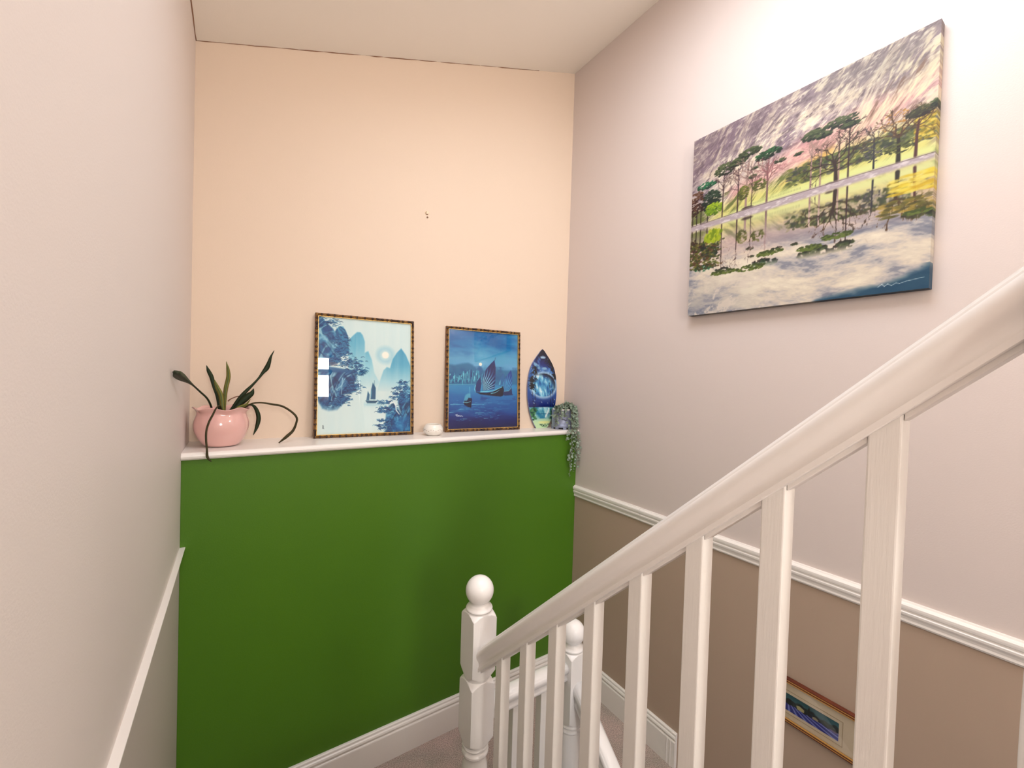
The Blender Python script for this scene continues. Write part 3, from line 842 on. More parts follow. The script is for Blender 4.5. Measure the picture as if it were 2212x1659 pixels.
    needles(.37, .59, 100, .07, .05, NB, .032); needles(.27, .69, 70, .08, .035, NB, .03); needles(.17, .74, 60, .08, .03, NB, .03)
    p.dab(.14, .40, .07, .02, (130, 90, 110), .5)
    # white sunlight patches printed pale between rocks
    for q in ([(.13, .50), (.15, .60)], [(.17, .63), (.19, .68)], [(.25, .52), (.24, .66)]):
        p.path(q, .006, .003, (170, 202, 222), .8)
    # right rocks
    Cc = p.polymask([(1.01, .60), (.93, .57), (.90, .63), (.86, .66), (.85, .73), (.885, .83), (.86, .80), (.80, .735), (.75, .76), (.72, .80), (.71, .90), (.73, .96), (.68, 1.01), (1.01, 1.01)], .010)
    p.mix(Cc, p.grad([(0, (150, 200, 224)), (.28, (60, 120, 172)), (.55, (32, 78, 132)), (1, (18, 42, 86))], 1 - p.noise(20, 12, .9, 5, .7, seed=12, warp=2)))
    p.mix(Cc * p.ridge(8, 6, .8, 3, .6, seed=38, warp=2) * .7, (150, 200, 224)); p.mix(Cc * p.ridge(9, 6, 1.2, 3, .6, seed=39, warp=2) * .7, (14, 32, 70))
    p.poly([(.78, .93), (.85, .88), (1, .84), (1, .98), (.86, 1), (.76, 1)], (34, 104, 168), .6, .02)
    for (cx, cy, nn, rx, ry) in ((.91, .55, 50, .04, .02), (.90, .60, 70, .07, .02), (.86, .65, 70, .07, .02), (.83, .69, 40, .05, .015), (.95, .68, 60, .05, .05), (.70, .73, 60, .06, .015), (.69, .78, 50, .05, .012),
                                 (.68, .81, 50, .05, .012), (.70, .89, 50, .06, .012), (.69, .93, 60, .06, .015), (.72, .96, 40, .06, .015), (.79, .80, 40, .04, .03)):
        needles(cx, cy, nn, rx, ry, NB, .032)
    p.path([(.765, .735), (.80, .725), (.825, .755), (.83, .80), (.865, .835)], .010, .004, (236, 242, 240))
    # junk
    B1 = (34, 74, 118)
    p.poly([(.568, .553), (.60, .60), (.598, .70), (.545, .70), (.55, .62)], B1, .9, .004); p.poly([(.515, .63), (.535, .66), (.53, .71), (.50, .71)], B1, .85, .004)
    p.poly([(.55, .60), (.56, .64), (.552, .69), (.545, .68)], (130, 170, 196), .7, .004)
    p.poly([(.49, .712), (.62, .715), (.60, .735), (.51, .735)], (24, 54, 92), .9, .004)
    p.line((.585, .535), (.583, .71), .0015, .0015, (40, 80, 120)); p.line((.50, .75), (.60, .752), .002, .001, (110, 160, 190), .7)
    p.mix(np.clip(1 - np.abs(v - .745) / .03, 0, 1) * (u > .47) * (u < .72) * .3, (150, 196, 216))
    p.a = np.clip(p.a, 0, 1) ** np.array((1.30, .98, .96))
    # brushed characters
    for q in ([(.058, .922), (.070, .925)], [(.064, .918), (.062, .935), (.068, .930)], [(.058, .940), (.066, .936), (.062, .947)], [(.068, .938), (.073, .948)]):
        p.path(q, .0025, .0015, (40, 66, 78), .9)
    return p

# ---- junks under the moon
def art_junks():
    p = Paint(240, 330, (60, 120, 180), 9)
    u, v = p.u, p.v
    n = p.noise(3, 12, .08, 5, seed=20); n2 = p.noise(5, 40, 0, 3, seed=21)
    p.a[:] = p.grad([(0, (58, 122, 180)), (.15, (72, 138, 190)), (.28, (140, 172, 208)), (.36, (150, 172, 212)), (.42, (70, 140, 184)), (.52, (54, 130, 180)), (.56, (70, 150, 200)), (.70, (40, 118, 182)), (.82, (26, 90, 158)), (.90, (18, 44, 118)), (1, (12, 28, 88))], v + (n - .5) * .05)
    p.mix((n - .5) * 1.6 * np.clip((.40 - v) * 12, 0, 1), (120, 172, 206)); p.mix((.42 - n) * 1.6 * np.clip((.30 - v) * 8, 0, 1), (50, 108, 168))
    r = np.hypot((u - .45) * .7, v - .31)
    p.mix(np.clip(1 - r / .14, 0, 1) * .55 * (.5 + n2), (196, 200, 228))
    p.poly([(0, .352), (.09, .36), (.19, .342), (.274, .333), (.336, .352), (.388, .395), (.42, .40), (.5, .41), (.68, .394), (.87, .397), (1, .386), (1, .54), (0, .555)], (46, 118, 160), .85, .012)
    p.mix((p.noise(10, 14, .6, 4, seed=23) - .45) * 1.5 * ((v > .36) & (v < .5)), (36, 98, 150))
    for i in range(150):                                   # far city
        x = p.r.uniform(.02, .56); h_ = p.r.uniform(.01, .07) * (1.3 if .2 < x < .45 else .7); y = p.r.uniform(.48, .545)
        p.line((x, y - h_), (x, y), .003 + .006 * p.r.random(), .004, [(120, 186, 210), (60, 130, 170), (18, 72, 122), (170, 214, 228)][p.r.integers(4)], .8)
    p.path([(0, .556), (.2, .553), (.38, .546)], .0028, .002, (150, 206, 222), .9)
    p.line((.195, .51), (.20, .555), .006, .004, (120, 190, 210), .9)
    p.dab(.444, .341, .024, .017, (250, 248, 226), 1, 0, .25)
    p.mix(np.clip((n2 - .6) * 5, 0, 1) * np.clip(1 - np.abs(v - .80) / .12, 0, 1) * .35, (90, 160, 210))
    for i in range(70):
        x = p.r.uniform(.03, .75); y = p.r.uniform(.70, .92); l = p.r.uniform(.01, .06)
        p.line((x, y), (x + l, y), .0022, .0010, (130, 190, 224), .75)
    for (x0, x1, y) in ((.04, .22, .752), (.33, .50, .752), (.38, .50, .839), (.03, .08, .83), (.50, .56, .897), (.21, .26, .898), (.16, .22, .80)):
        p.line((x0, y), (x1, y), .0030, .0015, (206, 228, 240), .9)
    D = (14, 28, 84)
    # sails
    s1 = [(.645, .293), (.664, .372), (.660, .507), (.648, .590), (.578, .601), (.485, .613), (.471, .51), (.488, .451), (.530, .385), (.593, .330)]
    p.poly(s1, (14, 26, 96), 1, .004)
    msk = p.polymask(s1, .004)
    ang = np.arctan2(v - .63, u - .46)
    ray = .5 + .5 * np.sin(ang * 42 + n * 3)
    p.mix(msk * np.clip(ray * 1.5 - .3, 0, 1) * np.clip(1.7 - np.hypot(u - .48, v - .60) / .15, 0, 1), (140, 212, 232))
    p.mix(msk * np.clip(ray - .3, 0, 1) * .3, (60, 80, 170))
    s0 = [(.445, .470), (.462, .54), (.440, .622), (.384, .622), (.372, .584), (.396, .52)]
    p.poly(s0, (24, 54, 118), 1, .004); p.path([(.375, .56), (.365, .60), (.378, .63)], .006, .004, (170, 214, 232))
    p.poly([(.787, .425), (.788, .498), (.745, .56), (.70, .555), (.706, .514), (.746, .465)], (52, 112, 168), .95, .004)
    p.poly([(.72, .52), (.74, .50), (.735, .55), (.71, .55)], (150, 206, 222), .8, .006)
    s3 = [(.895, .388), (.915, .458), (.912, .565), (.87, .585), (.772, .606), (.779, .521), (.826, .455)]
    p.poly(s3, (34, 74, 150), 1, .004)
    p.mix(p.polymask(s3, .004) * np.clip(.6 + .6 * np.sin(np.arctan2(v - .66, u - .80) * 40), 0, 1) * np.clip(1.6 - np.hypot(u - .82, v - .58) / .11, 0, 1), (110, 180, 220))
    p.line((.66, .265), (.648, .30), .002, .0015, D, .9); p.line((.51, .35), (.505, .46), .0015, .0015, (40, 80, 140), .7); p.line((.47, .44), (.46, .62), .003, .003, (120, 190, 220), .8)
    p.poly([(.375, .625), (.45, .632), (.533, .636), (.62, .625), (.70, .59), (.775, .562), (.79, .60), (.78, .66), (.743, .672), (.60, .662), (.45, .65)], (12, 18, 48), 1, .005)
    p.path([(.45, .625), (.56, .618), (.64, .612), (.70, .590), (.76, .572)], .006, .004, (186, 222, 236), .9)
    p.path([(.60, .640), (.66, .632), (.72, .606)], .006, .003, (186, 222, 236), .8)
    p.poly([(.777, .645), (.80, .61), (.85, .612), (.905, .573), (.915, .64), (.93, .655), (.80, .662)], (24, 52, 104), 1, .005)
    p.path([(.80, .615), (.86, .612), (.90, .58)], .004, .003, (190, 224, 236), .85)
    p.mix(np.clip(1 - np.abs(v - .69) / .035, 0, 1) * (u > .45) * (u < .97) * .55 * (n2 < .62), (18, 60, 128))
    # small boat
    p.poly([(.215, .735), (.24, .70), (.30, .70), (.33, .70), (.322, .75), (.318, .787), (.27, .775), (.227, .757)], (10, 22, 60), 1, .005)
    p.poly([(.218, .71), (.236, .66), (.275, .640), (.305, .645), (.312, .69), (.28, .70), (.25, .72)], (130, 178, 206), .9, .006)
    p.poly([(.265, .715), (.28, .685), (.325, .69), (.33, .715), (.30, .72)], (16, 30, 76), 1, .004)
    p.line((.296, .575), (.30, .66), .0030, .002, (170, 214, 230), .9); p.path([(.21, .73), (.26, .735), (.31, .725)], .004, .003, (214, 232, 240), .9)
    # signature
    p.a = np.clip(p.a * np.array((.66, .98, .97)), 0, 1) ** np.array((1.1, 1.16, 1.1)) * 1.05
    p.dab(.444, .341, .026, .019, (250, 250, 236), 1, 0, .25)
    p.mix(msk * np.clip(ray * 1.6 - .7, 0, 1) * np.clip(1.5 - np.hypot(u - .48, v - .60) / .15, 0, 1) * .7, (200, 240, 248))
    p.path([(.105, .857), (.130, .853), (.122, .866), (.140, .868), (.146, .861), (.152, .869), (.165, .864), (.172, .871), (.185, .866), (.205, .872)], .0042, .0028, (222, 232, 244), .95)
    return p

# ---- moonlit beach on the board; u across, v from the nose to the tail
def art_board():
    p = Paint(120, 270, (16, 40, 110), 12)
    u, v = p.u, p.v
    n = p.noise(5, 9, .4, 5, seed=30); n2 = p.noise(9, 14, 1.0, 5, seed=31)
    p.a[:] = p.grad([(0, (4, 6, 24)), (.08, (8, 12, 46)), (.18, (20, 34, 108)), (.3, (34, 90, 160)), (.45, (28, 84, 160)), (.62, (20, 66, 142)), (.70, (12, 34, 110)), (.735, (8, 24, 90)), (.74, (120, 190, 206)), (1, (196, 226, 180))], v)
    p.mix((n - .55) * 3 * ((v > .1) & (v < .33)), (84, 140, 206))
    p.dab(.50, .105, .11, .018, (176, 212, 236), .9); p.dab(.30, .215, .14, .03, (140, 196, 222), .8, .3); p.dab(.56, .245, .10, .018, (150, 200, 226), .8); p.dab(.30, .225, .07, .016, (40, 90, 150), .8)
    R = np.hypot((u - .53) / .43, (v - .455) / .155)
    p.mix(np.clip((1.22 - R) / .22, 0, 1) * .8, (196, 226, 242))
    p.mix(np.clip((1.0 - R) * 14, 0, 1), p.grad([(0, (20, 72, 140)), (.35, (50, 130, 186)), (.6, (120, 196, 224)), (1, (230, 246, 250))], n2))
    sh = np.hypot((u - .34) / .62, (v - .50) / .20)
    p.mix(np.clip((1.0 - R) * 14, 0, 1) * np.clip((sh - .78) * 4, 0, 1), (4, 10, 36))
    for i in range(60):
        p.dab(p.r.uniform(0, 1), p.r.uniform(.05, .72), .012, .004, (190, 220, 240), .7)
    K = (6, 10, 22)
    def palm(x, y0, y1, lean, s_):
        p.path([(x, y1), (x + lean * .5, (y0 + y1) / 2), (x + lean, y0)], .009, .006, K)
    for (cx, cy, sx, sy, nn) in ((.22, .28, .07, .06, 50), (.13, .38, .10, .04, 60), (.12, .46, .09, .04, 60), (.84, .22, .08, .09, 70), (.92, .32, .07, .05, 60), (.70, .15, .09, .06, 40)):
        for i in range(nn):
            x = cx + p.r.normal() * sx * .5; y = cy + p.r.normal() * sy * .5; a = p.r.uniform(-2.6, 1.0)
            p.path([(x, y), (x + .05 * math.cos(a), y + .008), (x + .09 * math.cos(a), y + .022)], .011, .003, K, .95)
    palm(.26, .50, .80, -.02, 1); palm(.22, .52, .80, -.08, 1); palm(.80, .42, .76, -.06, 1); palm(.88, .42, .76, -.06, 1)
    # beach
    low = v > .738
    p.mix(low * np.clip((n - .4) * 2.4, 0, 1) * (v < .86), (214, 240, 244)); p.mix(low * np.clip((.45 - n) * 3, 0, 1) * (v < .88), (48, 126, 160))
    p.line((.3, .815), (.8, .82), .012, .010, (30, 92, 130), .8); p.path([(.72, .75), (.70, .79), (.62, .85)], .02, .03, (232, 246, 244), .9)
    p.poly([(0, .90), (.3, .90), (.6, .89), (1, .895), (1, 1), (0, 1)], (196, 228, 176), .85, .02); p.dab(.58, .925, .25, .02, (232, 232, 150), .8)
    for i in range(90):
        s_ = p.r.integers(2); x = p.r.uniform(.02, .30) if s_ else p.r.uniform(.78, 1.0); y = p.r.uniform(.745, .895)
        p.dab(x, y, .06, .012, [(20, 84, 60), (44, 116, 64), (12, 52, 44), (84, 140, 84)][p.r.integers(4)], .9)
    p.path([(.42, .955), (.47, .950), (.46, .960), (.52, .952), (.55, .960), (.60, .951), (.66, .957), (.72, .950), (.78, .956)], .012, .008, (14, 60, 44), .95)
    p.path([(.50, .975), (.56, .970), (.60, .976), (.66, .972)], .010, .008, (14, 60, 44), .9)
    return p

# ---- lavender field print
def art_field():
    p = Paint(170, 60, (60, 80, 90), 15)
    u, v = p.u, p.v
    p.a[:] = p.grad([(0, (30, 78, 84)), (.3, (50, 92, 100)), (.45, (26, 44, 56)), (.6, (20, 26, 50)), (1, (44, 52, 120))], v)
    ang = np.arctan2(v - .35, u - .15)
    rows = .5 + .5 * np.sin(ang * 30)
    p.mix(((v > .55 + .05 * np.sin(u * 9)) * 1.0), (40, 48, 128))
    p.mix((v > .58) * np.clip(rows * 1.6 - .8, 0, 1), (150, 160, 220))
    for i in range(60):
        p.dab(p.r.uniform(0, 1), p.r.uniform(.30, .56), .05, .10, [(12, 20, 26), (18, 34, 34), (24, 44, 40)][p.r.integers(3)], .85)
    p.poly([(.30, .42), (.36, .36), (.44, .44), (.44, .60), (.32, .60)], (170, 160, 110)); p.poly([(.58, .50), (.63, .45), (.68, .52), (.67, .62), (.58, .62)], (150, 140, 116))
    p.dab(.52, .35, .02, .28, (8, 14, 16), 1)
    p.dab(.92, .62, .08, .06, (110, 90, 130), .7)
    return p

# ------------------------------------------------------------------ large canvas on the right wall
# local frame of the canvas: x runs from the far end to the near end (towards -Y), y into the wall (+X)
cv = empty('canvas_print', (XR - .034, 1.0675, 0.283), rotz=-math.pi / 2, label='large unframed canvas of pine trees mirrored in a lake, on the right wall', cat='picture')
CW, CH, CD = 0.7415, 0.741, 0.032
def wrap(C, w, h, Wd, H):
    out = []
    X = np.linspace(0, w, Wd); Z = np.linspace(0, h, H)
    for (edge, kind) in ((C[:, -1], 'r'), (C[:, 0], 'l'), (C[0], 'b'), (C[-1], 't')):
        n_ = len(edge)
        if kind in 'rl':
            x = w if kind == 'r' else 0
            A = np.stack([np.full(n_, x), np.zeros(n_), Z], -1)
        else:
            z = 0 if kind == 'b' else h
            A = np.stack([X, np.zeros(n_), np.full(n_, z)], -1)
        B = A.copy(); B[:, 1] = CD
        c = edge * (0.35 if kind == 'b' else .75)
        out.append((np.vstack([c, c]), np.vstack([A, B])))
    return out
lake = art_lake()
print_mesh('printed_canvas', lake, CW, CH, 0.0, M['canvas'], cv, side=wrap)
m = MB()
for (a0, a1, c0, c1) in ((.002, .035, .002, CH - .002), (CW - .035, CW - .002, .002, CH - .002), (.035, CW - .035, .002, .035), (.035, CW - .035, CH - .035, CH - .002)):
    m.box(a0, a1, .004, CD, c0, c1)
M['pine'] = mat('pine_batten', rgb(206, 172, 128), 0.7)
m.build('stretcher', M['pine'], cv, local=True)

# ------------------------------------------------------------------ bamboo framed pictures leaning on the shelf
M['bamboo'] = mat('gilt_bamboo', rgb(150, 110, 54), 0.32, 0.2, 90, 4, (1, 1, 1), metal=0.35, var=rgb(84, 54, 26), vscale=40, vfac=.6)
M['knot'] = mat('bamboo_knot_dark', rgb(52, 30, 20), 0.4)
M['frame_side'] = mat('frame_side_wood', rgb(140, 90, 44), 0.45, 0.2, 40, 4, (3, 3, 1), var=rgb(104, 62, 30), vscale=20)
M['liner'] = mat('frame_liner_gilt', rgb(206, 166, 92), 0.35, metal=0.3)
M['backing'] = mat('brown_backing_card', rgb(120, 90, 66), 0.9)
def leaning(name, x0, y0, w, h, tilt, art, label, seed):
    t = empty(name, (x0, y0, SH_T + .001), rotz=math.atan(-0.0764), label=label, cat='picture', tilt=-tilt)
    rr = random.Random(seed)
    fw, fd = .0125, .020
    m = MB()
    for (a0, a1, c0, c1) in ((0, fw - .001, 0, h), (w - fw + .001, w, 0, h), (fw - .001, w - fw + .001, 0, fw - .001), (fw - .001, w - fw + .001, h - fw + .001, h)):
        m.box(a0, a1, .004, fd, c0, c1)
    body = m.build('frame_body', M['frame_side'], t, local=True)
    def rail(p, q):
        p = Vector(p); q = Vector(q); L = (q - p).length; d = (q - p) / L
        m = MB(); pos = 0; pts = [0]; knots = []
        while pos < L - .02:
            step = rr.choice((.020, .026, .034)); pos += step
            if pos < L - .008: knots.append(pos)
        seq = [(0, .0052, 0)]
        for k in knots: seq += [(k - .0045, .0048, 0), (k - .004, .0064, 1), (k + .003, .0066, 1), (k + .0035, .0048, 0)]
        seq += [(L, .0052, 0)]
        up = Vector((0, 1, 0)); side = d.cross(up)
        nseg = 8; V = []; F = []; MI = []
        for (s_, r_, mi) in seq:
            for k in range(nseg):
                a = 2 * math.pi * k / nseg
                V.append(p + d * s_ + side * math.cos(a) * r_ + up * math.sin(a) * r_ * .9)
        for i in range(len(seq) - 1):
            mi = 1 if seq[i][2] and seq[i + 1][2] else 0
            if not mi and rr.random() < .16: mi = 1
            for k in range(nseg):
                F.append((i * nseg + k, i * nseg + (k + 1) % nseg, (i + 1) * nseg + (k + 1) % nseg, (i + 1) * nseg + k)); MI.append(mi)
        m.add(V, F, 0, True); m.m = MI
        m.build('bamboo_rail', [M['bamboo'], M['knot']], body, local=True)
    c = .0062
    rail((c, .004, c), (w - c, .004, c)); rail((c, .004, h - c), (w - c, .004, h - c)); rail((c, .004, 0.001), (c, .004, h - .001)); rail((w - c, .004, 0.001), (w - c, .004, h - .001))
    m = MB()
    for (a0, a1, c0, c1) in ((fw - .001, fw + .002, fw - .001, h - fw + .001), (w - fw - .002, w - fw + .001, fw - .001, h - fw + .001), (fw, w - fw, fw - .001, fw + .002), (fw, w - fw, h - fw - .002, h - fw + .001)):
        m.box(a0, a1, .003, .009, c0, c1)
    m.build('frame_liner', M['liner'], body, local=True)
    o = print_mesh('printed_picture', art, w - 2 * fw, h - 2 * fw, 0.010, M['print'], t)
    o.location = (fw, 0, fw)
    g = MB(); g.box(fw, w - fw, .0068, .0078, fw, h - fw); g.build('glass', M['glass'], t, local=True)
    g = MB(); g.box(.004, w - .004, .012, .018, .004, h - .004); g.build('backing_board', M['backing'], t, local=True)
    return t
leaning('framed_picture', .2685, 1.929, .434, .546, math.radians(4.6), art_mountain(), 'pale blue print of mountains and pines in a bamboo frame, beside the pink plant pot', 4)
leaning('framed_picture', .8715, 1.9065, .434, .540, math.radians(2.9), art_junks(), 'dark blue painting of sailing junks under a moon in a bamboo frame', 8)

# ------------------------------------------------------------------ decorated miniature surfboard
def surfboard():
    t = empty('decorative_surfboard', (1.4655, 1.886, SH_T + .0005), rotz=math.atan(-0.0764), tilt=-math.radians(2.0),
              label='small surfboard ornament painted with a moonlit palm beach, standing on the shelf', cat='surfboard')
    H = .456
    prof = [(0, 0), (.010, .10), (.046, .21), (.112, .46), (.178, .67), (.244, .82), (.343, .94), (.475, 1.0), (.607, .985), (.706, .92), (.805, .816), (.904, .643), (.97, .47), (1.0, .37)]
    ts = np.linspace(0, 1, 90)
    hw = np.interp(ts, [a for a, b_ in prof], [b_ for a, b_ in prof]) * .100
    # smooth
    for _ in range(3):
        h2 = hw.copy(); h2[1:-1] = (hw[:-2] + hw[1:-1] * 2 + hw[2:]) / 4; hw = h2; hw[0] = .0008
    art = art_board(); C = art.colors()
    nx = 41; V = []; F = []; CC = []
    for i, tt in enumerate(ts):
        z = H * (1 - tt); bow = .010 * (1 - (2 * tt - 1) ** 2)
        for j in range(nx):
            s_ = -1 + 2 * j / (nx - 1)
            V.append((hw[i] * s_, -bow * .3 + .0012 * (s_ ** 4) * 1.0 - .010 * 0, z))
            uu = .5 + s_ * hw[i] / .2
            CC.append(C[min(269, int(tt * 269)), min(119, int(uu * 119))])
    for i in range(len(ts) - 1):
        for j in range(nx - 1):
            F.append((i * nx + j, i * nx + j + 1, (i + 1) * nx + j + 1, (i + 1) * nx + j))
    m = MB(); m.add(V, F, 0, True)
    m.build('painted_deck', M['lacquer'], t, local=True, colors=CC, fixn=False)
    m = MB(); nr = 7; V = []; F = []
    for i, tt in enumerate(ts):
        z = H * (1 - tt); bow = .010 * (1 - (2 * tt - 1) ** 2)
        ring = []
        for k in range(nr):
            a = -math.pi / 2 + math.pi * k / (nr - 1)
            ring.append((hw[i] + .0015 * math.cos(a), -bow * .3 + .0065 + .0052 * math.sin(a), z))
        ring2 = [(-x, y, z_) for (x, y, z_) in ring[::-1]]
        V += ring + ring2
    n_ = nr * 2
    for i in range(len(ts) - 1):
        for k in range(n_):
            F.append((i * n_ + k, i * n_ + (k + 1) % n_, (i + 1) * n_ + (k + 1) % n_, (i + 1) * n_ + k))
    F += [tuple(range(n_)), tuple((len(ts) - 1) * n_ + k for k in range(n_))[::-1]]
    m.add(V, F, 0, True)
    M['board_edge'] = mat('board_edge_blue', rgb(120, 128, 170), 0.3)
    m.build('board_core', M['board_edge'], t, local=True)
surfboard()

# ------------------------------------------------------------------ pink pot with snake plant
M['pink'] = mat('pink_glaze', rgb(234, 180, 172), 0.12, spec=0.6, coat=0.8, var=rgb(238, 190, 182), vscale=6, vfac=.6)
M['soil'] = mat('potting_soil', rgb(70, 50, 38), 0.95, 0.8, 120, 5)
M['leaf'] = mat_attr('snake_leaf', 0.55, 0.25)
pot = empty('plant_pot', (-.0505, 1.885, SH_T), label='round pink glazed pot with wavy rim holding a straggly snake plant, left end of shelf', cat='plant pot')
px, py = -.0505, 1.885
outer = [(.0005, SH_T + .001), (.050, SH_T + .001), (.056, SH_T + .005), (.066, SH_T + .018), (.077, SH_T + .036), (.0845, SH_T + .056), (.0875, SH_T + .075), (.0860, SH_T + .093), (.0810, SH_T + .109),
         (.0765, SH_T + .120), (.0770, SH_T + .127), (.082, SH_T + .134), (.0875, SH_T + .140), (.0895, SH_T + .1425), (.0880, SH_T + .1445), (.0800, SH_T + .139), (.0735, SH_T + .128), (.0725, SH_T + .115), (.071, SH_T + .105)]
def wavy(r, z, th):
    k = max(0, min(1, (z - (SH_T + .118)) / .025))
    sw = max(0, min(1, (z - (SH_T + .02)) / .03)) * (1 - k)
    ph = th * 6 + 0.6
    d = .0048 * math.sin(ph) * k
    rr = r * (1 + .035 * math.cos(ph) * k)
    tw = (th * 6 + (z - SH_T) * 24) % (2 * math.pi)
    rr *= 1 + sw * .020 * (abs(math.sin(tw / 2)) - .6)
    return rr, d
m = MB(); m.lathe(outer, px, py, 120, rfun=wavy, cap=False)
o = m.build('pot_body', M['pink'], pot)
sb = o.modifiers.new('sub', 'SUBSURF'); sb.levels = 1; sb.render_levels = 1
m = MB(); m.lathe([(.0005, SH_T + .116), (.045, SH_T + .113), (.0715, SH_T + .110)], px, py, 32, cap=False)
m.build('soil', M['soil'], pot)

def catmull(P, n=6):
    P = [np.array(p, float) for p in P]
    P = [2 * P[0] - P[1]] + P + [2 * P[-1] - P[-2]]
    out = []
    for i in range(1, len(P) - 2):
        for k in range(n):
            t = k / n
            out.append(.5 * ((2 * P[i]) + (-P[i - 1] + P[i + 1]) * t + (2 * P[i - 1] - 5 * P[i] + 4 * P[i + 1] - P[i + 2]) * t * t + (-P[i - 1] + 3 * P[i] - 3 * P[i + 1] + P[i + 2]) * t ** 3))
    out.append(P[-2])
    return out
LEAVES = [
    ([(-0.083, 1.88, -0.175, .0056), (-0.083, 1.88, -0.151, 0.0056), (-0.093, 1.83, -0.114, 0.0054), (-0.111, 1.77, -0.085, 0.0051), (-0.124, 1.7, -0.062, 0.0048), (-0.131, 1.64, -0.049, 0.0095), (-0.139, 1.57, -0.036, 0.0190), (-0.144, 1.51, -0.026, 0.0190), (-0.147, 1.48, -0.019, 0.0110), (-0.151, 1.46, -0.014, 0.004)], 'g'),
    ([(-0.058, 1.88, -0.17, 0.0071), (-0.067, 1.89, -0.111, 0.0071), (-0.078, 1.9, -0.072, 0.0085), (-0.086, 1.91, -0.037, 0.0113), (-0.095, 1.91, -0.015, 0.0098), (-0.099, 1.91, -0.003, 0.0056), (-0.102, 1.91, 0.007, 0.0014)], 'g'),
    ([(-0.047, 1.86, -0.17, 0.0085), (-0.055, 1.87, -0.105, 0.0127), (-0.066, 1.875, -0.076, 0.0112), (-0.072, 1.88, -0.059, 0.007), (-0.076, 1.88, -0.045, 0.0014)], 'y'),
    ([(-0.044, 1.88, -0.17, 0.0057), (-0.043, 1.885, -0.118, 0.0086), (-0.041, 1.89, -0.079, 0.0115), (-0.034, 1.9, -0.036, 0.0116), (-0.036, 1.9, -0.004, 0.0087), (-0.039, 1.9, 0.011, 0.0043), (-0.041, 1.9, 0.024, 0.0014)], 'y'),
    ([(-0.028, 1.9, -0.168, 0.0074), (0.001, 1.905, -0.119, 0.0105), (0.021, 1.91, -0.092, 0.0106), (0.044, 1.915, -0.065, 0.0077), (0.064, 1.92, -0.039, 0.0063), (0.079, 1.925, -0.015, 0.0095), (0.092, 1.93, 0.004, 0.0145), (0.1, 1.93, 0.027, 0.0113), (0.106, 1.93, 0.051, 0.0065), (0.117, 1.93, 0.076, 0.0016)], 'g'),
    ([(-0.018, 1.88, -0.165, 0.0088), (0.004, 1.885, -0.136, 0.0163), (0.017, 1.885, -0.12, 0.021), (0.032, 1.885, -0.105, 0.0182), (0.042, 1.885, -0.095, 0.0137), (0.048, 1.885, -0.077, 0.0015)], 'g'),
    ([(-0.034, 1.93, -0.129, 0.0044), (-0.028, 1.93, -0.122, 0.003), (-0.016, 1.93, -0.115, 0.003), (-0.003, 1.93, -0.11, 0.003), (0.006, 1.92, -0.112, 0.003), (0.012, 1.91, -0.12, 0.0025)], 'b'),
    ([(-0.012, 1.86, -0.168, 0.0072), (-0.002, 1.85, -0.150, 0.0082), (0.010, 1.85, -0.144, 0.0102), (0.023, 1.85, -0.137, 0.0074), (0.03, 1.85, -0.128, 0.0044), (0.037, 1.85, -0.116, 0.0015)], 'y'),
    ([(0.000, 1.88, -0.168, .0045), (0.025, 1.88, -0.145, 0.0045), (0.037, 1.88, -0.138, 0.0045), (0.048, 1.87, -0.133, 0.0045), (0.074, 1.86, -0.131, 0.0046), (0.108, 1.86, -0.137, 0.0063), (0.145, 1.86, -0.146, 0.0064), (0.178, 1.86, -0.169, 0.0066), (0.196, 1.86, -0.192, 0.0067), (0.195, 1.86, -0.214, 0.0067), (0.184, 1.86, -0.244, 0.0083), (0.162, 1.85, -0.265, 0.0098), (0.146, 1.85, -0.279, 0.0064), (0.134, 1.85, -0.289, 0.0032)], 'd'),
    ([(0.005, 1.90, -0.165, .0046), (0.034, 1.9, -0.143, 0.0046), (0.048, 1.9, -0.145, 0.0077), (0.059, 1.91, -0.162, 0.0109), (0.066, 1.91, -0.186, 0.0126), (0.066, 1.91, -0.208, 0.0126), (0.06, 1.91, -0.235, 0.0094), (0.05, 1.91, -0.262, 0.0015)], 'g'),
    ([(-0.050, 1.87, -0.165, .0042), (-0.056, 1.835, -0.140, 0.0042), (-0.065, 1.795, -0.143, 0.0041), (-0.076, 1.785, -0.169, 0.0053), (-0.085, 1.782, -0.191, 0.0052), (-0.092, 1.780, -0.221, 0.0052), (-0.092, 1.770, -0.252, 0.0052), (-0.088, 1.745, -0.28, 0.0051), (-0.087, 1.744, -0.303, 0.0064), (-0.083, 1.742, -0.314, 0.0051), (-0.074, 1.740, -0.324, 0.0013)], 'd'),
]
PAL = {'g': ((30, 46, 30), (50, 66, 34)), 'y': ((44, 66, 36), (176, 170, 84)), 'b': ((150, 104, 82), (132, 90, 70)), 'd': ((40, 34, 24), (96, 88, 44))}
lr = random.Random(3)
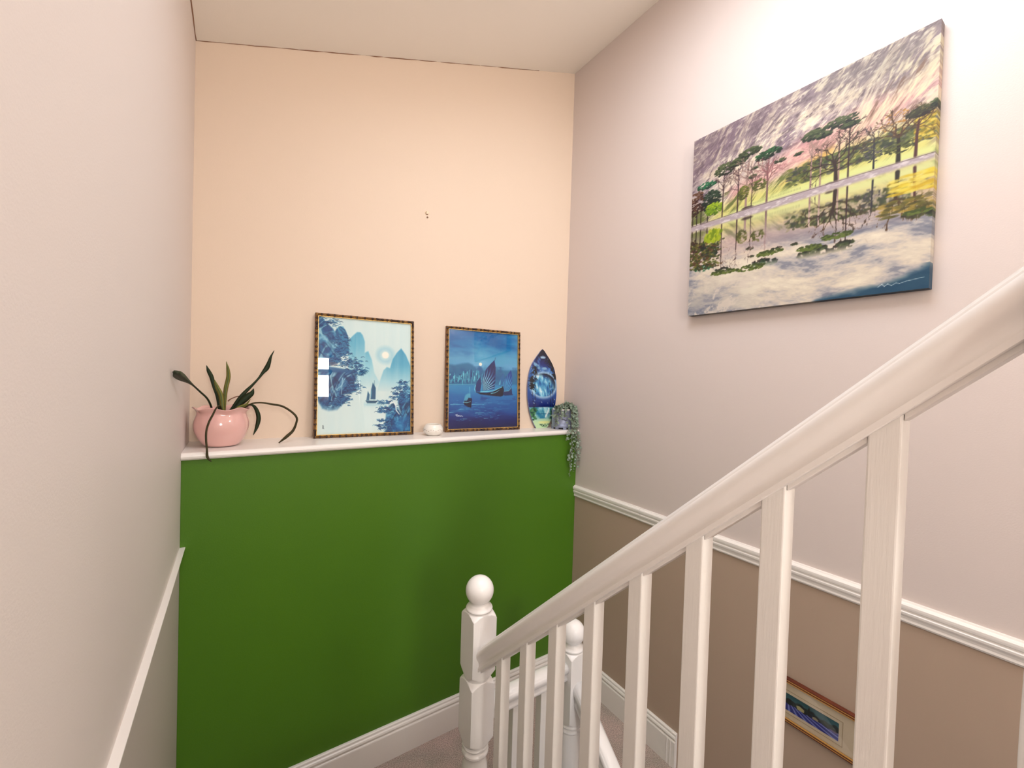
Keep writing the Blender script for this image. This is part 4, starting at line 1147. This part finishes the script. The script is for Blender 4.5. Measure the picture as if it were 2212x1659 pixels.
for P, kind in LEAVES:
    Q = catmull(P, 7)
    V = []; F = []; CC = []
    cen, edg = [lin(np.array(c) / 255) for c in PAL[kind]]
    for i, q in enumerate(Q):
        a = Q[max(0, i - 1)][:3]; c = Q[min(len(Q) - 1, i + 1)][:3]
        t_ = Vector(c - a).normalized()
        view = Vector((q[0], q[1], 0)).normalized()
        s_ = t_.cross(view).normalized(); nrm = s_.cross(t_).normalized()
        w_ = max(.0006, q[3] * 1.22)
        band = .75 + .35 * math.sin(i * 1.7 + lr.random())
        for j, f_ in enumerate((-.5, -.36, 0, .36, .5)):
            fold = abs(f_) * w_ * .45
            V.append(Vector(q[:3]) + s_ * (f_ * w_) + nrm * fold)
            CC.append(edg if j in (0, 4) else (edg * .35 + cen * .65 if j in (1, 3) and kind == 'y' else cen * band))
        V.append(Vector(q[:3]) - nrm * .0012); CC.append(cen)
    for i in range(len(Q) - 1):
        for j in range(4): F.append((i * 6 + j, i * 6 + j + 1, i * 6 + 6 + j + 1, i * 6 + 6 + j))
        F.append((i * 6 + 4, i * 6 + 5, i * 6 + 11, i * 6 + 10)); F.append((i * 6 + 5, i * 6, i * 6 + 6, i * 6 + 11))
    m = MB(); m.add(V, F, 0, True)
    m.build('leaf', M['leaf'], pot, colors=CC)

# ------------------------------------------------------------------ white tealight holder
M['china'] = mat('white_china', rgb(246, 240, 230), 0.25, spec=0.5, coat=0.3)
M['dot'] = mat('pierced_dot', rgb(150, 130, 116), 0.9)
M['wax'] = mat('candle_wax', rgb(250, 244, 224), 0.5)
cx, cy = .780, 1.850
cup = empty('tealight_holder', (cx, cy, SH_T), label='small round white china tealight holder between the two bamboo framed pictures', cat='candle holder')
m = MB(); z = SH_T
m.lathe([(.0005, z + .001), (.030, z + .001), (.037, z + .006), (.0455, z + .017), (.0475, z + .027), (.0455, z + .037), (.040, z + .046), (.0345, z + .0520), (.0325, z + .0530), (.0315, z + .0515), (.036, z + .044), (.040, z + .030), (.036, z + .012), (.0005, z + .008)], cx, cy, 48, cap=False)
m.build('bowl', M['china'], cup)
m = MB(); m.lathe([(.0005, z + .030), (.019, z + .030), (.0195, z + .028), (.0195, z + .009), (.0005, z + .009)], cx, cy, 24, cap=False); m.build('candle', M['wax'], cup)
m = MB()
for k in range(26):
    th = 2 * math.pi * k / 26; zz = z + .0265 + .004 * math.sin(k * 1.9); r_ = .0474
    c_ = Vector((cx + r_ * math.cos(th), cy + r_ * math.sin(th), zz)); nrm = Vector((math.cos(th), math.sin(th), 0)); s_ = Vector((-math.sin(th), math.cos(th), 0))
    V = [c_ + nrm * .0006 + s_ * .0016 * math.cos(a) + Vector((0, 0, .0016 * math.sin(a))) for a in [j * math.pi / 3 for j in range(6)]]
    V += [v_ - nrm * .002 for v_ in V]
    m.add(V, [tuple(range(6))] + [(j, (j + 1) % 6, 6 + (j + 1) % 6, 6 + j) for j in range(6)])
o = m.build('pierced_dots', M['dot'], cup); o['kind'] = 'stuff'

# ------------------------------------------------------------------ tin planter with trailing plant in the right corner
M['tin'] = mat('blue_grey_tin', rgb(150, 156, 178), 0.4, 0.3, 60, 4, metal=0.25, spec=0.5, var=rgb(130, 138, 164), vscale=8)
M['tin_dark'] = mat('tin_lettering_dark', rgb(40, 36, 40), 0.8)  # dark colour of the scrawled lettering
tx, ty = 1.566, 1.829
tin = empty('trailing_planter', (tx, ty, SH_T), label='blue grey tin pot with trailing silver green plant, right corner of the shelf', cat='planter')
m = MB(); z = SH_T
m.lathe([(.0005, z + .010), (.058, z + .010), (.0605, z + .012), (.0605, z + .022), (.058, z + .024), (.059, z + .060), (.0605, z + .104), (.062, z + .107), (.061, z + .109), (.0575, z + .107), (.056, z + .085)], tx, ty, 48, cap=False)
m.build('pot_body', M['tin'], tin)
m = MB()
for k in range(8):
    th = 2 * math.pi * (k + .5) / 8
    c_ = Vector((tx + .054 * math.cos(th), ty + .054 * math.sin(th), 0)); s_ = Vector((-math.sin(th), math.cos(th), 0)); nrm = Vector((math.cos(th), math.sin(th), 0))
    V = [c_ + s_ * a + nrm * b_ + Vector((0, 0, z + q)) for q in (.0005, .012) for (a, b_) in ((-.009, -.004), (.009, -.004), (.009, .006), (-.009, .006))]
    m = MB(); m.add(V, [(0, 3, 2, 1), (4, 5, 6, 7), (0, 1, 5, 4), (1, 2, 6, 5), (2, 3, 7, 6), (3, 0, 4, 7)])
    m.build('pot_foot', M['tin'], tin)
m = MB(); m.lathe([(.0005, z + .100), (.054, z + .100), (.0565, z + .116), (.0555, z + .1165), (.0545, z + .104), (.001, z + .098)], tx, ty, 40, cap=False); m.build('inner_pot', M['china'], tin)
m = MB(); m.lathe([(.0005, z + .1085), (.0545, z + .1065)], tx, ty, 24, cap=False); m.build('soil', M['soil'], tin)
# scrawled word on the tin
m = MB(); P = []
for i in range(26):
    th = math.radians(-128 + i * 1.05 + 1.2 * math.sin(i * 1.1)); P.append((tx + .0598 * math.cos(th), ty + .0598 * math.sin(th), z + .058 + .004 * math.sin(i * 1.35) - .0002 * i))
m.tube(P, .0009, 5); m.build('lettering', M['tin_dark'], tin)
M['sage'] = mat('silver_green_leaf', rgb(160, 176, 158), 0.55, var=rgb(106, 128, 108), vscale=60, vfac=.7)
M['stem'] = mat('sage_stem', rgb(120, 122, 96), 0.7)
sr = random.Random(11)
def strand(P, n_leaf, size):
    Q = catmull([p + (0,) for p in P], 8)
    m = MB()
    m.tube([q[:3] for q in Q], .0011, 5, 1)
    for k in range(n_leaf):
        f_ = (k + .7) / n_leaf * (len(Q) - 1); i = min(len(Q) - 2, int(f_)); q = Q[i] + (Q[i + 1] - Q[i]) * (f_ - i)
        d = Vector((sr.uniform(-1, 1), sr.uniform(-1, .25), sr.uniform(-.55, .75))).normalized()
        L = size * sr.uniform(.7, 1.25); wd = L * sr.uniform(.36, .50)
        s_ = d.cross(Vector((sr.uniform(-.5, .5), -1, sr.uniform(-.4, .6)))).normalized(); nn = s_.cross(d).normalized()
        o_ = Vector(q[:3])
        pts = [(0, 0), (.3, .8), (.62, 1.0), (.88, .6), (1.0, 0), (.88, -.6), (.62, -1.0), (.3, -.8)]
        V = [o_ + d * (L * a) + s_ * (wd * b_) + nn * (abs(b_) * L * .10) for a, b_ in pts] + [o_ + d * L * .55 - nn * .0008]
        for v_ in V:
            v_.x = min(v_.x, XR - .003)
            if v_.z < SH_T + .001 and v_.z > SH_B - .01: v_.y = min(v_.y, 1.748)
            elif v_.z <= SH_B - .01: v_.y = min(v_.y, YG - .002)
        m.add(V, [(8, (j + 1) % 8, j) for j in range(8)], 0, False)
    return m.build('trailing_strand', [M['sage'], M['stem']], tin, fixn=False)
top = SH_T + .112
# long strands over the front of the shelf
for (x0, xe, ze, n_, ye) in ((1.590, 1.563, -.560, 40, 1.742), (1.570, 1.560, -.500, 32, 1.738), (1.600, 1.585, -.530, 36, 1.736), (1.585, 1.556, -.470, 30, 1.742), (1.605, 1.606, -.505, 30, 1.732),
                             (1.575, 1.570, -.430, 24, 1.734), (1.610, 1.618, -.470, 26, 1.728), (1.580, 1.590, -.400, 22, 1.726), (1.550, 1.530, -.350, 16, 1.740), (1.612, 1.600, -.420, 22, 1.738)):
    th = math.atan2(-1, (x0 - tx) * 12)
    strand([(tx + .03 * math.cos(th), ty + .03 * math.sin(th), top), (x0, ty - .066, top + .012), (x0 + sr.uniform(-.004, .004), 1.752, SH_T + .050), (x0 * .6 + xe * .4, 1.743, SH_T - .005), (x0 * .3 + xe * .7, ye, (SH_B + ze) / 2), (xe + sr.uniform(-.004, .004), ye + .006, ze)], n_, .0150)
# short bushy ones round the rim
for k in range(22):
    th = sr.uniform(-2.7, .35); r_ = sr.uniform(.055, .085); h_ = sr.uniform(.008, .040); dz = sr.uniform(.0, .085)
    if math.sin(th) > -.3 and math.cos(th) > 0: r_ = .060; 
    ex, ey = min(tx + r_ * math.cos(th), XR - .010), ty + r_ * math.sin(th)
    ez = max(top - dz, SH_T + .012)
    strand([(tx + .02 * math.cos(th), ty + .02 * math.sin(th), top - .004), (tx + (r_ * .6) * math.cos(th), ty + (r_ * .6) * math.sin(th), top + h_), (min(ex, XR - .012), ey, top + h_ * .4), (ex, ey - .004, ez)], sr.randint(12, 20), .0145)
for (ex, ey, ez) in ((1.488, 1.80, SH_T + .015), (1.480, 1.80, SH_T + .060), (1.500, 1.785, SH_T + .100), (1.492, 1.79, SH_T + .035)):
    strand([(tx - .03, ty, top), (tx - .055, ty - .01, top + .012), (ex + .006, ey, (top + ez) / 2), (ex, ey - .004, ez)], 16, .0150)

# ------------------------------------------------------------------ small framed print low on the right wall
M['mahogany'] = mat('red_brown_frame', rgb(120, 58, 34), 0.3, 0.2, 40, 4, (1, 1, 4), var=rgb(84, 34, 22), vscale=20)
M['gilt'] = mat('gilt_line', rgb(206, 156, 84), 0.3, metal=0.4)
M['mount'] = mat('cream_mount', rgb(206, 190, 162), 0.8)
M['mountline'] = mat('mount_line', rgb(168, 146, 112), 0.8)
FWid, FHt = .290, .155
fp = empty('framed_print', (XR - .017, .708, -1.182), rotz=-math.pi / 2, label='small wide framed print of lavender fields seen low between the balusters', cat='picture')
m = MB()
for (a0, a1, c0, c1) in ((0, .014, 0, FHt), (FWid - .014, FWid, 0, FHt), (.014, FWid - .014, 0, .014), (.014, FWid - .014, FHt - .014, FHt)): m.box(a0, a1, 0, .016, c0, c1)
m.build('frame', M['mahogany'], fp, local=True, bevel=.002)
m = MB()
for d, t_ in ((.0055, .002), (.0125, .0025)):
    for (a0, a1, c0, c1) in ((d, d + t_, d, FHt - d), (FWid - d - t_, FWid - d, d, FHt - d), (d, FWid - d, d, d + t_), (d, FWid - d, FHt - d - t_, FHt - d)): m.box(a0, a1, -.0012, .004, c0, c1)
m.build('gilt_line', M['gilt'], fp, local=True)
m = MB(); m.box(.012, FWid - .012, .006, .010, .012, FHt - .012); m.build('mount', M['mount'], fp, local=True)
ax0, ax1, az0, az1 = .708 - .662, .708 - .489, .042, .101
m = MB()
d = .011
for (a0, a1, c0, c1) in ((ax0 - d, ax0 - d + .0016, az0 - d, az1 + d), (ax1 + d - .0016, ax1 + d, az0 - d, az1 + d), (ax0 - d, ax1 + d, az0 - d, az0 - d + .0016), (ax0 - d, ax1 + d, az1 + d - .0016, az1 + d)): m.box(a0, a1, .0052, .007, c0, c1)
m.build('mount_line', M['mountline'], fp, local=True)
o = print_mesh('printed_picture', art_field(), ax1 - ax0, az1 - az0, .0055, M['print'], fp); o.location = (ax0, 0, az0)
m = MB(); m.box(.013, FWid - .013, .0030, .0036, .013, FHt - .013); m.build('glass', M['glass'], fp, local=True)
